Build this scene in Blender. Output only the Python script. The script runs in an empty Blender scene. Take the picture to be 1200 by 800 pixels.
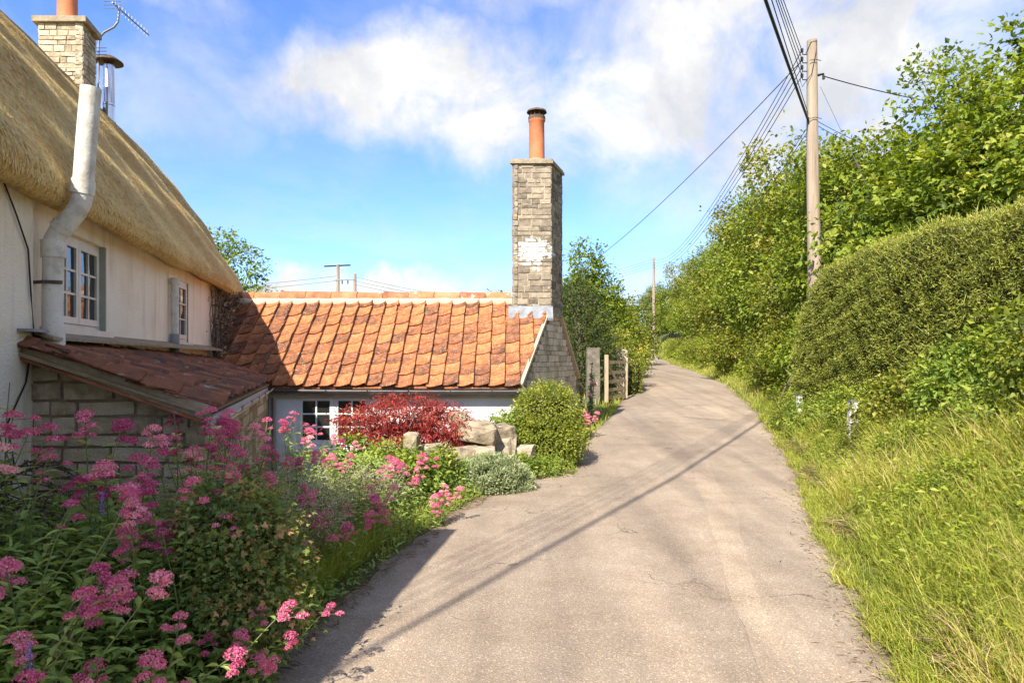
import bpy, bmesh, math
import numpy as np
from mathutils import Vector, Matrix
R = math.radians
scene = bpy.context.scene
C = scene.collection

# ---------------------------------------------------------------- camera, sky, sun, exposure
cam_d = bpy.data.cameras.new('camera'); cam = bpy.data.objects.new('camera', cam_d); C.objects.link(cam)
cam.location = (0, 0, 1.6); cam.rotation_euler = (math.pi/2, 0, 0)
cam_d.sensor_width = 36; cam_d.lens = 24; cam_d.shift_y = 22/1200; cam_d.clip_start = .05; cam_d.clip_end = 3000
scene.camera = cam
SUN_EL = R(42); SH = Vector((.37, .929, 0)).normalized()       # horizontal direction the sunlight travels
world = bpy.data.worlds.new('World'); scene.world = world; world.use_nodes = True
SKY_STRENGTH = .13
sun_d = bpy.data.lights.new('sun', 'SUN'); sun_d.energy = 2.7; sun_d.angle = R(.53); sun_d.color = (1, .93, .82)
sun = bpy.data.objects.new('sun', sun_d); C.objects.link(sun); sun.location = (-10, -20, 30)
LD = Vector((SH.x*math.cos(SUN_EL), SH.y*math.cos(SUN_EL), -math.sin(SUN_EL)))
sun.rotation_euler = LD.to_track_quat('-Z', 'Y').to_euler()
vs = scene.view_settings
vs.view_transform = 'Standard'; vs.look = 'None'; vs.gamma = 1; vs.use_curve_mapping = False; vs.exposure = 1.84
scene.cycles.max_bounces = 8; scene.cycles.diffuse_bounces = 4; scene.cycles.transparent_max_bounces = 8
scene.cycles.use_denoising = True; scene.cycles.caustics_reflective = False; scene.cycles.caustics_refractive = False

def NT(tree):
    n, l = tree.nodes, tree.links
    def node(t, **k):
        o = n.new(t)
        for a, v in k.items():
            if a == 'ins':
                for i, x in v.items():
                    if hasattr(x, 'links') or isinstance(x, bpy.types.NodeSocket): l.new(x, o.inputs[i])
                    else: o.inputs[i].default_value = x
            else: setattr(o, a, v)
        return o
    return node
def ramp(N, fac, stops, interp='LINEAR'):
    r = N('ShaderNodeValToRGB', ins={0: fac}); e = r.color_ramp.elements; r.color_ramp.interpolation = interp
    while len(e) < len(stops): e.new(.5)
    for i, (p, c) in enumerate(stops):
        e[i].position = p; e[i].color = (*c, 1) if len(c) == 3 else c
    return r.outputs[0]
def mth(N, op, a, b=0., clamp=False):
    return N('ShaderNodeMath', operation=op, use_clamp=clamp, ins={0: a, 1: b}).outputs[0]
def noise(N, vec, scale, detail=4, rough=.55, dist=0.):
    i = {'Scale': scale, 'Detail': detail, 'Roughness': rough, 'Distortion': dist}
    if vec is not None: i['Vector'] = vec
    return N('ShaderNodeTexNoise', ins=i).outputs['Fac']
def mixc(N, fac, a, b, mode='MIX'):
    m = N('ShaderNodeMix', data_type='RGBA', blend_type=mode)
    for i, x in ((0, fac), (6, a), (7, b)):
        if isinstance(x, bpy.types.NodeSocket): m.id_data.links.new(x, m.inputs[i])
        else: m.inputs[i].default_value = x if i == 0 else ((*x, 1) if len(x) == 3 else x)
    return m.outputs[2]

# sky: Nishita with broken cumulus and thin veils laid on the direction sphere
def build_world():
    t = world.node_tree; N = NT(t); bg = t.nodes['Background']
    sky = N('ShaderNodeTexSky', sky_type='NISHITA', sun_disc=False, sun_elevation=SUN_EL,
            sun_rotation=math.atan2(-SH.x, -SH.y), air_density=1.0, dust_density=.2, ozone_density=1.6)
    d = N('ShaderNodeTexCoord').outputs['Generated']
    sp = N('ShaderNodeSeparateXYZ', ins={0: d})
    zz = mth(N, 'ADD', mth(N, 'MAXIMUM', sp.outputs[2], 0.), .16)
    pl = N('ShaderNodeCombineXYZ', ins={0: mth(N, 'DIVIDE', sp.outputs[0], zz), 1: mth(N, 'DIVIDE', sp.outputs[1], zz), 2: 0.}).outputs[0]
    n1 = noise(N, pl, 1.35, 9, .58, .25)
    wob = N('ShaderNodeTexNoise', ins={'Vector': d, 'Scale': 5.5, 'Detail': 7., 'Roughness': .6})
    wv = N('ShaderNodeVectorMath', operation='SCALE', ins={0: N('ShaderNodeVectorMath', operation='SUBTRACT', ins={0: wob.outputs['Color'], 1: (.5, .5, .5)}).outputs[0], 'Scale': .2}).outputs[0]
    dd = N('ShaderNodeVectorMath', operation='ADD', ins={0: d, 1: wv}).outputs[0]
    tot = None
    # bodies of cloud: direction (x/y, z/y), half sizes, weight
    for (cx, cz, rx, rz, wt) in ((-.15, .40, .30, .085, 1.), (.17, .35, .20, .10, .9), (.36, .43, .30, .22, .95), (.60, .42, .3, .30, .8),
                                 (-.32, .105, .28, .03, 1.2), (-.48, .53, .09, .05, .6), (-.52, .36, .14, .07, .35), (.2, .10, .10, .03, .5), (.02,.56,.22,.06,.6)):
        c = Vector((cx, 1, cz)).normalized()
        df = N('ShaderNodeVectorMath', operation='SUBTRACT', ins={0: dd, 1: c}).outputs[0]
        ds = N('ShaderNodeVectorMath', operation='MULTIPLY', ins={0: df, 1: (1/rx, 1/max(rx, .3), 1/rz)}).outputs[0]
        ln = N('ShaderNodeVectorMath', operation='LENGTH', ins={0: ds}).outputs['Value']
        b = N('ShaderNodeMapRange', interpolation_type='SMOOTHSTEP', ins={0: ln, 1: 1.25, 2: .35, 3: 0., 4: wt}).outputs[0]
        tot = b if tot is None else mth(N, 'MAXIMUM', tot, b)
    n2 = noise(N, d, 8., 9, .6, .3)
    front = N('ShaderNodeMapRange', interpolation_type='SMOOTHSTEP', ins={0: sp.outputs[1], 1: .55, 2: .75, 3: 1., 4: .16}).outputs[0]
    gen = N('ShaderNodeMapRange', interpolation_type='SMOOTHSTEP', ins={0: n1, 1: .43, 2: .60, 3: 0., 4: .95}).outputs[0]  # general cloud cover, thickened outside the view to add fill light
    body = mth(N, 'MULTIPLY', tot, N('ShaderNodeMapRange', ins={0: n2, 1: .30, 2: .60, 3: .15, 4: 1.15}).outputs[0])
    wisps = mth(N, 'MULTIPLY', N('ShaderNodeMapRange', interpolation_type='SMOOTHSTEP', ins={0: n2, 1: .5, 2: .75, 3: 0., 4: 1.}).outputs[0], .22)
    m = mth(N, 'MAXIMUM', body, mth(N, 'MAXIMUM', wisps, mth(N, 'MULTIPLY', gen, front)))
    up = N('ShaderNodeMapRange', interpolation_type='SMOOTHSTEP', ins={0: sp.outputs[2], 1: .0, 2: .03, 3: 0., 4: 1.}).outputs[0]
    m = mth(N, 'MULTIPLY', m, up, True)
    shade = noise(N, N('ShaderNodeVectorMath', operation='ADD', ins={0: dd, 1: (.0, .0, .035)}).outputs[0], 6.5, 6, .55)
    cc = ramp(N, shade, [(.36, (1.65, 1.70, 1.82)), (.62, (2.35, 2.32, 2.28))])
    skc = mixc(N, 1., sky.outputs[0], (.32, .42, .62, 1), 'MULTIPLY')
    col = mixc(N, m, skc, cc)
    t.links.new(col, bg.inputs[0]); bg.inputs[1].default_value = SKY_STRENGTH
build_world()

# ---------------------------------------------------------------- helpers
rng = np.random.default_rng(7)
def nrm(a): return a/np.maximum(np.linalg.norm(a, axis=-1, keepdims=True), 1e-9)
class MB:
    """collects vertices and faces; build() links them as one mesh object"""
    def __init__(s): s.V = []; s.F = []; s.T = []; s.n = 0
    def add(s, V, F, t=.5):
        V = np.asarray(V, float).reshape(-1, 3)
        for f in (F if isinstance(F, list) and len(F) and isinstance(F[0], np.ndarray) else [np.asarray(F, int)]):
            s.F.append(f + s.n)
        s.V.append(V); s.T.append(np.broadcast_to(np.asarray(t, float), (len(V),))); s.n += len(V); return s
    def box(s, x0, x1, y0, y1, z0, z1, t=.5):
        return s.hexa([(x0,y0,z0),(x1,y0,z0),(x1,y1,z0),(x0,y1,z0),(x0,y0,z1),(x1,y0,z1),(x1,y1,z1),(x0,y1,z1)], t)
    def hexa(s, p, t=.5):
        return s.add(p, [[0,3,2,1],[4,5,6,7],[0,1,5,4],[1,2,6,5],[2,3,7,6],[3,0,4,7]], t)
    def beam(s, a, b, w, h, up=(0,0,1), t=.5):
        a, b = Vector(a), Vector(b); d = (b-a).normalized(); sd = d.cross(Vector(up)).normalized(); u = sd.cross(d)
        q = [a+sd*sx*w/2+u*sz*h/2 for sz in (-1, 1) for sx in (-1, 1)]; r = [x+(b-a) for x in q]
        return s.hexa([q[0], q[1], r[1], r[0], q[2], q[3], r[3], r[2]], t)
    def tube(s, pts, rad, n=8, t=.5, cap=True):
        P = np.asarray(pts, float); m = len(P); rad = np.broadcast_to(np.asarray(rad, float), (m,))
        D = nrm(np.gradient(P, axis=0)); ref = np.array([0, 0, 1.]) if abs(D[0, 2]) < .9 else np.array([1., 0, 0])
        A = nrm(np.cross(D, ref)); B = np.cross(D, A); th = np.linspace(0, 2*np.pi, n, endpoint=False)
        V = P[:, None] + rad[:, None, None]*(A[:, None]*np.cos(th)[None, :, None]+B[:, None]*np.sin(th)[None, :, None])
        i = np.arange(m-1)[:, None]*n; j = np.arange(n)[None]; k = (j+1) % n
        F = np.stack([i+j, i+k, i+n+k, i+n+j], -1).reshape(-1, 4); s.add(V.reshape(-1, 3), F, t)
        if cap:
            for b in (0, m-1):
                s.add(np.vstack([V[b], P[b][None]]), np.stack([np.arange(n), (np.arange(n)+1) % n, np.full(n, n)], -1), t)
        return s
    def lathe(s, prof, c, n=16, t=.5):
        th = np.linspace(0, 2*np.pi, n, endpoint=False); V = []
        for r, z in prof: V.append(np.stack([c[0]+r*np.cos(th), c[1]+r*np.sin(th), np.full(n, c[2]+z)], -1))
        m = len(prof); i = np.arange(m-1)[:, None]*n; j = np.arange(n)[None]; k = (j+1) % n
        return s.add(np.concatenate(V), np.stack([i+j, i+k, i+n+k, i+n+j], -1).reshape(-1, 4), t)
    def sheet(s, G, t=.5):
        a, b = G.shape[:2]; I = np.arange(a*b).reshape(a, b)
        return s.add(G.reshape(-1, 3), np.stack([I[:-1, :-1], I[1:, :-1], I[1:, 1:], I[:-1, 1:]], -1).reshape(-1, 4), t)
    def mesh(s, name, mat=None, smooth=False):
        me = bpy.data.meshes.new(name)
        V = np.concatenate(s.V); tot = np.concatenate([np.full(len(f), f.shape[1]) for f in s.F]); idx = np.concatenate([f.ravel() for f in s.F])
        me.vertices.add(len(V)); me.vertices.foreach_set('co', V.ravel().astype(np.float32))
        me.loops.add(len(idx)); me.loops.foreach_set('vertex_index', idx.astype(np.int32))
        me.polygons.add(len(tot)); me.polygons.foreach_set('loop_start', np.concatenate([[0], np.cumsum(tot)[:-1]]).astype(np.int32))
        me.polygons.foreach_set('loop_total', tot.astype(np.int32))
        me.polygons.foreach_set('use_smooth', np.full(len(tot), bool(smooth)))
        a = me.attributes.new('tint', 'FLOAT', 'POINT'); a.data.foreach_set('value', np.concatenate(s.T).astype(np.float32))
        me.update(); me.validate()
        if mat: me.materials.append(mat)
        return me
    def build(s, name, mat=None, parent=None, smooth=False, kind=None, local=False):
        return link(name, s.mesh(name, mat, smooth), parent, kind, local)
WORLD = {}
def wm(o): return WORLD.get(o.name, Matrix.Identity(4))
def link(name, data, parent=None, kind=None, local=False, M=None):
    o = bpy.data.objects.new(name, data); C.objects.link(o)
    if M is not None: o.matrix_basis = M
    if parent is not None:
        o.parent = parent
        if not local: o.matrix_parent_inverse = wm(parent).inverted(); WORLD[o.name] = M.copy() if M is not None else Matrix.Identity(4)
    elif M is not None: WORLD[o.name] = M.copy()
    if kind: o['kind'] = kind
    return o
def tag(o, label, cat, group=None, kind=None):
    if label: o['label'] = label
    if cat: o['category'] = cat
    if group: o['group'] = group
    if kind: o['kind'] = kind
    return o
def thing(name, label, cat, loc=(0, 0, 0), group=None):
    o = bpy.data.objects.new(name, None); C.objects.link(o); o.location = loc; o.empty_display_size = .2
    WORLD[o.name] = Matrix.Translation(loc); return tag(o, label, cat, group)
def copy_tree(o, parent=None):
    c = o.copy(); C.objects.link(c); c.parent = parent
    if parent is not None: c.matrix_parent_inverse = o.matrix_parent_inverse
    for ch in o.children: copy_tree(ch, c)
    return c

# ---------------------------------------------------------------- materials
MATS = {}
def new_mat(name):
    m = bpy.data.materials.new(name); m.use_nodes = True; MATS[name] = m
    return m, NT(m.node_tree), m.node_tree.nodes['Principled BSDF'], m.node_tree.links
def simple(name, stops, rough=.8, scale=6., bump=0., bscale=40., spec=.3, rnd=0., metal=0., stretch=None, detail=6, speck=None, wpos=False, streak=None):
    """noise ramp colour, per-object brightness variation, noise bump"""
    m, N, p, l = new_mat(name)
    v = N('ShaderNodeNewGeometry').outputs['Position'] if wpos else N('ShaderNodeTexCoord').outputs['Object']
    oi = N('ShaderNodeObjectInfo')
    if rnd:
        off = N('ShaderNodeCombineXYZ', ins={0: mth(N, 'MULTIPLY', oi.outputs['Random'], 37.), 1: mth(N, 'MULTIPLY', oi.outputs['Random'], 11.), 2: 0.}).outputs[0]
        v = N('ShaderNodeVectorMath', operation='ADD', ins={0: v, 1: off}).outputs[0]
    if stretch: v = N('ShaderNodeMapping', ins={0: v, 'Scale': stretch}).outputs[0]
    f = noise(N, v, scale, detail, .6)
    if rnd: f = mth(N, 'ADD', f, mth(N, 'MULTIPLY', mth(N, 'SUBTRACT', oi.outputs['Random'], .5), rnd))
    c = ramp(N, f, stops)
    if speck:
        sc, th, colr = speck
        sm = N('ShaderNodeMapRange', ins={0: noise(N, v, sc, 5, .65), 1: th, 2: th+.06, 3: 0., 4: 1.}).outputs[0]
        c = mixc(N, sm, c, colr)
    if streak:
        sv = N('ShaderNodeMapping', ins={0: v, 'Scale': (3.5, 3.5, .35)}).outputs[0]
        k = mth(N, 'MULTIPLY', N('ShaderNodeMapRange', ins={0: noise(N, sv, 2.2, 7, .65), 1: .52, 2: .72, 3: 0., 4: 1.}).outputs[0], streak[0])
        c = mixc(N, k, c, streak[1])
    l.new(c, p.inputs['Base Color']); p.inputs['Roughness'].default_value = rough; p.inputs['Specular IOR Level'].default_value = spec
    p.inputs['Metallic'].default_value = metal
    if bump:
        b = N('ShaderNodeBump', ins={'Strength': bump, 'Distance': .02, 'Height': noise(N, v, bscale, 6, .65)})
        l.new(b.outputs[0], p.inputs['Normal'])
    return m
def leafmat(name, stops, trans=.35, rough=.5, spec=.35, hue=None):
    m, N, p, l = new_mat(name)
    a = N('ShaderNodeAttribute', attribute_name='tint').outputs['Fac']
    c = ramp(N, a, stops)
    l.new(c, p.inputs['Base Color']); p.inputs['Roughness'].default_value = rough; p.inputs['Specular IOR Level'].default_value = spec
    if trans:
        tr = N('ShaderNodeBsdfTranslucent', ins={0: mixc(N, 1., c, (1.45, 1.3, .6, 1), 'MULTIPLY')})
        mx = N('ShaderNodeMixShader', ins={0: trans, 1: p.outputs[0], 2: tr.outputs[0]})
        l.new(mx.outputs[0], m.node_tree.nodes['Material Output'].inputs[0])
    return m
# ---- building materials
M_render = simple('white_roughcast', [(.25, (.80, .69, .52)), (.5, (.93, .85, .68)), (.8, (.94, .89, .77))], .9, 1.1, .8, 55, .2, streak=(.55, (.50, .40, .27)))
M_paintbrick = simple('whitewashed_wall', [(.3, (.70, .69, .66)), (.6, (.84, .83, .80))], .85, 3, .5, 18, .2)
M_frame = simple('cream_paint', [(.3, (.60, .57, .48)), (.7, (.72, .69, .60))], .5, 8, .05, 60, .4)
M_white = simple('white_paint', [(.3, (.74, .74, .70)), (.7, (.85, .85, .82))], .45, 8, .05, 60, .4)
M_jamb = simple('grey_green_paint', [(.3, (.30, .31, .25)), (.7, (.40, .40, .33))], .6, 8, .1, 60)
M_lead = simple('weathered_lead', [(.3, (.16, .17, .18)), (.7, (.30, .31, .32))], .6, 9, .2, 30)
M_gutter = simple('dark_gutter_plastic', [(.3, (.05, .045, .045)), (.7, (.10, .09, .085))], .45, 7, .05, 60, .5)
M_ggut = simple('pale_gutter_plastic', [(.3, (.30, .27, .22)), (.7, (.50, .46, .38))], .6, 5, .1, 60, .4)
M_fascia = simple('stained_fascia', [(.3, (.36, .29, .19)), (.7, (.55, .49, .38))], .7, 5, .15, 40)
M_pipe = simple('weathered_cement_pipe', [(.28, (.40, .36, .29)), (.5, (.66, .63, .55)), (.75, (.74, .72, .66))], .75, 7, .25, 40, .3, speck=(45, .64, (.28, .25, .18)), streak=(.7, (.34, .28, .20)))
M_mortar = simple('lime_mortar', [(.3, (.23, .175, .105)), (.7, (.36, .285, .18))], .95, 5, .6, 60, .1)
M_pmortar = simple('pale_mortar', [(.3, (.46, .35, .23)), (.7, (.64, .52, .36))], .9, 6, .4, 50, .1)
M_jmortar = simple('stack_mortar', [(.3, (.42, .34, .23)), (.7, (.58, .49, .36))], .95, 8, .5, 60, .1)
M_stone = simple('grey_lias_stone', [(.2, (.27, .21, .13)), (.45, (.47, .385, .255)), (.75, (.60, .51, .36))], .92, 9, 1., 26, .15, rnd=.45, speck=(30, .66, (.58, .52, .40)), wpos=True)
M_pstone = simple('limewashed_stone', [(.2, (.30, .24, .16)), (.5, (.56, .48, .35)), (.8, (.72, .64, .50))], .92, 9, .9, 38, .15, rnd=.5, wpos=True)
M_rock = simple('golden_limestone', [(.25, (.13, .10, .065)), (.5, (.36, .29, .20)), (.8, (.52, .44, .32))], .95, 7, 1., 16, .1, rnd=.2, speck=(14, .62, (.56, .52, .42)), wpos=True)
M_slab = simple('lichened_slab', [(.3, (.24, .19, .12)), (.7, (.42, .35, .24))], .95, 9, .6, 30, .1)
M_tile = simple('orange_clay_tile', [(.22, (.11, .06, .04)), (.40, (.27, .105, .05)), (.58, (.43, .16, .06)), (.85, (.56, .25, .10))], .85, 9, .4, 60, .2, rnd=.34, speck=(40, .60, (.60, .53, .41)), streak=(.7, (.15, .10, .075)))
M_otile = simple('mossy_clay_tile', [(.24, (.09, .06, .05)), (.46, (.20, .085, .05)), (.68, (.33, .125, .065)), (.9, (.40, .2, .1))], .9, 6, .6, 50, .2, rnd=.35, speck=(13, .60, (.33, .28, .21)))
M_ridge = simple('clay_ridge_tile', [(.25, (.24, .10, .055)), (.5, (.52, .20, .09)), (.8, (.62, .30, .17))], .85, 5, .4, 50, .2, rnd=.3, speck=(8, .62, (.66, .58, .46)))
M_pot = simple('terracotta_pot', [(.3, (.50, .155, .06)), (.7, (.62, .22, .10))], .7, 5, .1, 40, .3)
M_steel = simple('stainless_steel', [(.3, (.55, .55, .56)), (.7, (.72, .72, .73))], .22, 4, 0, 40, .5, metal=1.)
M_rust = simple('rusty_cowl', [(.3, (.05, .04, .035)), (.6, (.14, .09, .05)), (.8, (.2, .2, .18))], .7, 10, .3, 40)
M_alu = simple('dull_aluminium', [(.3, (.22, .22, .23)), (.7, (.4, .4, .42))], .4, 8, 0, 40, metal=.9)
M_black = simple('black_rubber_cable', [(.3, (.012, .012, .014)), (.7, (.03, .03, .033))], .6, 8, 0, 40)
M_pole = simple('weathered_pole_wood', [(.25, (.17, .125, .08)), (.5, (.36, .28, .20)), (.8, (.50, .42, .32))], .9, 9, .9, 25, .1, stretch=(1., 1., .06))
M_wood = simple('silvered_oak', [(.25, (.26, .19, .11)), (.6, (.46, .37, .25)), (.85, (.56, .47, .34))], .85, 9, .5, 30, .15, stretch=(1., 1., .2))
M_granite = simple('dark_gatepost_stone', [(.25, (.10, .085, .065)), (.6, (.20, .17, .13)), (.85, (.34, .30, .24))], .95, 9, .7, 30, .1, speck=(30, .64, (.4, .38, .32)))
M_palepost = simple('pale_gatepost_stone', [(.25, (.36, .29, .19)), (.6, (.55, .46, .33)), (.85, (.64, .56, .43))], .95, 9, .6, 30, .1)
M_soil = simple('bed_soil', [(.25, (.05, .035, .022)), (.6, (.13, .095, .06)), (.85, (.20, .16, .10))], .95, 10, .9, 40, .1)
M_bark = simple('tree_bark', [(.25, (.06, .045, .03)), (.7, (.20, .16, .11))], .95, 9, .8, 30, .1, stretch=(1., 1., .2))
def mk_glass():
    m, N, p, l = new_mat('window_glass')
    p.inputs['Base Color'].default_value = (.022, .024, .022, 1); p.inputs['Roughness'].default_value = .03
    p.inputs['Specular IOR Level'].default_value = .75
    v = N('ShaderNodeTexCoord').outputs['Object']
    l.new(N('ShaderNodeBump', ins={'Strength': .06, 'Distance': .02, 'Height': noise(N, v, 5., 2)}).outputs[0], p.inputs['Normal'])
    return m
M_glass = mk_glass()
def mk_thatch():
    m, N, p, l = new_mat('wheat_reed_thatch')
    v = N('ShaderNodeTexCoord').outputs['Object']
    a = N('ShaderNodeAttribute', attribute_name='tint').outputs['Fac']
    f = mth(N, 'ADD', mth(N, 'MULTIPLY', a, .7), mth(N, 'MULTIPLY', noise(N, v, 1.6, 5), .45))
    l.new(ramp(N, f, [(.15, (.46, .24, .05)), (.38, (.80, .49, .13)), (.62, (.91, .64, .23)), (.95, (.94, .79, .42))]), p.inputs['Base Color'])
    p.inputs['Roughness'].default_value = .75; p.inputs['Specular IOR Level'].default_value = .25
    l.new(N('ShaderNodeBump', ins={'Strength': .8, 'Distance': .03, 'Height': noise(N, N('ShaderNodeMapping', ins={0: v, 'Scale': (1, 2.2, 1)}).outputs[0], 45, 5, .7)}).outputs[0], p.inputs['Normal'])
    return m
M_thatch = mk_thatch()
def mk_chimstone():
    """lias blocks of the tall stack with a flaked patch of old whitewash on the road face"""
    m, N, p, l = new_mat('stack_stone')
    v = N('ShaderNodeTexCoord').outputs['Object']; g = N('ShaderNodeNewGeometry').outputs['Position']; rn = N('ShaderNodeObjectInfo').outputs['Random']
    off = N('ShaderNodeCombineXYZ', ins={0: mth(N, 'MULTIPLY', rn, 37.), 1: 0., 2: mth(N, 'MULTIPLY', rn, 13.)}).outputs[0]
    vv = N('ShaderNodeVectorMath', operation='ADD', ins={0: v, 1: off}).outputs[0]
    f = mth(N, 'ADD', noise(N, N('ShaderNodeVectorMath', operation='ADD', ins={0: g, 1: off}).outputs[0], 8., 6, .62), mth(N, 'MULTIPLY', mth(N, 'SUBTRACT', rn, .5), .38))
    c = ramp(N, f, [(.2, (.12, .10, .07)), (.45, (.26, .215, .155)), (.68, (.38, .315, .22)), (.9, (.52, .42, .28))])
    q = N('ShaderNodeVectorMath', operation='MULTIPLY', ins={0: N('ShaderNodeVectorMath', operation='SUBTRACT', ins={0: g, 1: (.38, 11.75, 3.46)}).outputs[0], 1: (2.2, 1.5, 2.6)}).outputs[0]
    dist = N('ShaderNodeVectorMath', operation='LENGTH', ins={0: q}).outputs['Value']
    th = mth(N, 'ADD', mth(N, 'ADD', mth(N, 'MULTIPLY', noise(N, g, 4.6, 8, .7), 3.2), mth(N, 'MULTIPLY', mth(N, 'SUBTRACT', noise(N, g, 17., 5, .6), .5), 1.5)), mth(N, 'MULTIPLY', dist, -1.05))
    wm_ = N('ShaderNodeMapRange', ins={0: th, 1: .95, 2: 1.05, 3: 0., 4: 1.}).outputs[0]
    fl = N('ShaderNodeMapRange', ins={0: noise(N, g, 11., 6, .6), 1: .68, 2: .72, 3: 0., 4: .8}).outputs[0]
    c = mixc(N, mth(N, 'MAXIMUM', wm_, fl), c, (.78, .75, .68))
    l.new(c, p.inputs['Base Color']); p.inputs['Roughness'].default_value = .92; p.inputs['Specular IOR Level'].default_value = .15
    l.new(N('ShaderNodeBump', ins={'Strength': .7, 'Distance': .02, 'Height': noise(N, g, 40., 5, .65)}).outputs[0], p.inputs['Normal'])
    return m
M_stack = mk_chimstone()
def mk_road(name, mul):
    m, N, p, l = new_mat(name)
    g = N('ShaderNodeNewGeometry').outputs['Position']
    big = noise(N, g, .55, 5, .6); mid = noise(N, g, 2.6, 6, .65); fine = noise(N, g, 95., 3, .7)
    tone = mth(N, 'ADD', mth(N, 'MULTIPLY', big, .5), mth(N, 'MULTIPLY', mid, .5))
    c = ramp(N, tone, [(.34, (.26, .20, .145)), (.5, (.335, .265, .197)), (.66, (.395, .32, .245))])
    vor = N('ShaderNodeTexVoronoi', ins={'Vector': g, 'Scale': 150.})
    chip = ramp(N, N('ShaderNodeSeparateXYZ', ins={0: vor.outputs['Color']}).outputs[0], [(.0, (.72, .70, .68)), (.55, (.97, .97, .97)), (.92, (1.10, 1.09, 1.07)), (.975, (1.7, 1.65, 1.58))], 'LINEAR')
    c = mixc(N, 1., c, chip, 'MULTIPLY'); c = mixc(N, 1., c, mul, 'MULTIPLY')
    gs = N('ShaderNodeMapping', ins={0: g, 'Rotation': (0, 0, -.36), 'Scale': (1.6, .10, 1.)}).outputs[0]
    c = mixc(N, 1., c, ramp(N, noise(N, gs, 1.1, 4, .55), [(.35, (.78, .78, .79)), (.65, (1.12, 1.11, 1.08))]), 'MULTIPLY')
    at = N('ShaderNodeAttribute', attribute_name='tint').outputs['Fac']            # 0 at the edges, 1 on the crown
    dm = mth(N, 'MULTIPLY', N('ShaderNodeMapRange', ins={0: at, 1: .0, 2: .10, 3: 1., 4: 0.}).outputs[0], N('ShaderNodeMapRange', ins={0: mid, 1: .35, 2: .6, 3: .2, 4: 1.}).outputs[0])
    c = mixc(N, mth(N, 'MULTIPLY', dm, .8), c, (.13, .095, .065))
    dg = N('ShaderNodeVectorMath', operation='ADD', ins={0: g, 1: N('ShaderNodeVectorMath', operation='SCALE', ins={0: N('ShaderNodeTexNoise', ins={'Vector': g, 'Scale': 2.2, 'Detail': 5.}).outputs['Color'], 'Scale': .9}).outputs[0]}).outputs[0]
    cr = N('ShaderNodeTexVoronoi', feature='DISTANCE_TO_EDGE', ins={'Vector': dg, 'Scale': .55}).outputs['Distance']
    ck = mth(N, 'MULTIPLY', N('ShaderNodeMapRange', ins={0: cr, 1: .0015, 2: .006, 3: 1., 4: 0.}).outputs[0], N('ShaderNodeMapRange', ins={0: noise(N, g, .9, 3), 1: .51, 2: .60, 3: 0., 4: .65}).outputs[0])
    c = mixc(N, ck, c, (.05, .04, .033))
    l.new(c, p.inputs['Base Color']); p.inputs['Roughness'].default_value = .88; p.inputs['Specular IOR Level'].default_value = .25
    h = mth(N, 'ADD', mth(N, 'MULTIPLY', vor.outputs['Distance'], -1.), mth(N, 'MULTIPLY', ck, -1.))
    l.new(N('ShaderNodeBump', ins={'Strength': .35, 'Distance': .006, 'Height': h}).outputs[0], p.inputs['Normal'])
    return m
M_road = mk_road('worn_lane_asphalt', (1, 1, 1))
M_patch = mk_road('repaired_lane_asphalt', (1.13, 1.12, 1.10))
M_ground = simple('grassy_ground', [(.25, (.045, .05, .02)), (.5, (.10, .11, .035)), (.8, (.19, .16, .07))], .95, 3, .6, 30, .1)

# ---------------------------------------------------------------- terrain and road
def I(tab): xs, ys = zip(*tab); return lambda y: np.interp(y, xs, ys)
ZR = I([(-60, 0), (9, 0), (12.5, .12), (16.5, .3), (25, .73), (38, 1.05), (50, 1.29), (58, 1.75), (66, 2.35), (75, 2.95), (120, 5), (400, 12)])
XL = I([(-60, -12), (-4, -2.6), (0, -1.95), (2, -1.52), (3.39, -1.25), (4.78, -1.06), (7, -.63), (8.65, -.05), (10.5, .65), (12.8, 1.4), (16.5, 2.45), (25, 4.35), (38, 6.95), (50, 9.1), (58, 10.5), (66, 11.7), (75, 12.4), (90, 12.4), (130, 8), (400, -30)])
XR = I([(-60, -6), (-4, -.3), (0, 1.02), (3.39, 2.0), (5.87, 2.76), (8.5, 3.7), (10.85, 4.45), (16.3, 5.95), (25, 7.8), (38, 10.0), (50, 11.75), (58, 12.7), (66, 13.5), (75, 14.4), (90, 15), (130, 11), (400, -26)])
BANK = I([(0, 0), (.12, .03), (.5, .13), (.9, .33), (1.4, .62), (2.2, 1.12), (3, 1.45), (5, 1.85), (20, 3.2), (200, 14)])
BEDN = I([(0, -.02), (.15, .04), (.6, .18), (1.2, .32), (2, .38), (40, .38)])
BEDF = I([(0, -.02), (.3, .0), (1.2, -.1), (2.5, -.4), (4, -.6), (40, -.6), (200, -6)])
BEDG = I([(0, -.02), (.3, .05), (3, .25), (20, .3), (200, -2)])
def smooth(a, b, x): t = np.clip((x-a)/(b-a), 0, 1); return t*t*(3-2*t)
def gz(x, y):
    x, y = np.asarray(x, float), np.asarray(y, float)
    z = ZR(y); s = x-XR(y); l = XL(y)-x
    b1 = smooth(6.5, 9.5, y); b2 = smooth(13.5, 16, y)
    bed = (BEDN(np.maximum(l, 0))*(1-b1)+BEDF(np.maximum(l, 0))*b1)*(1-b2)+BEDG(np.maximum(l, 0))*b2
    bump = .025*np.sin(x*5.1+y*2.3)+.02*np.sin(x*2.3-y*3.7)+.015*np.sin(7.1*y+1.3*x)
    k = np.clip(np.maximum(s, l)/.6, 0, 1)
    return np.where(s > 0, z+BANK(np.maximum(s, 0)), np.where(l > 0, z+bed, z-.04*np.clip(-np.maximum(s, l)/.3, 0, 1)))+bump*k
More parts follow.
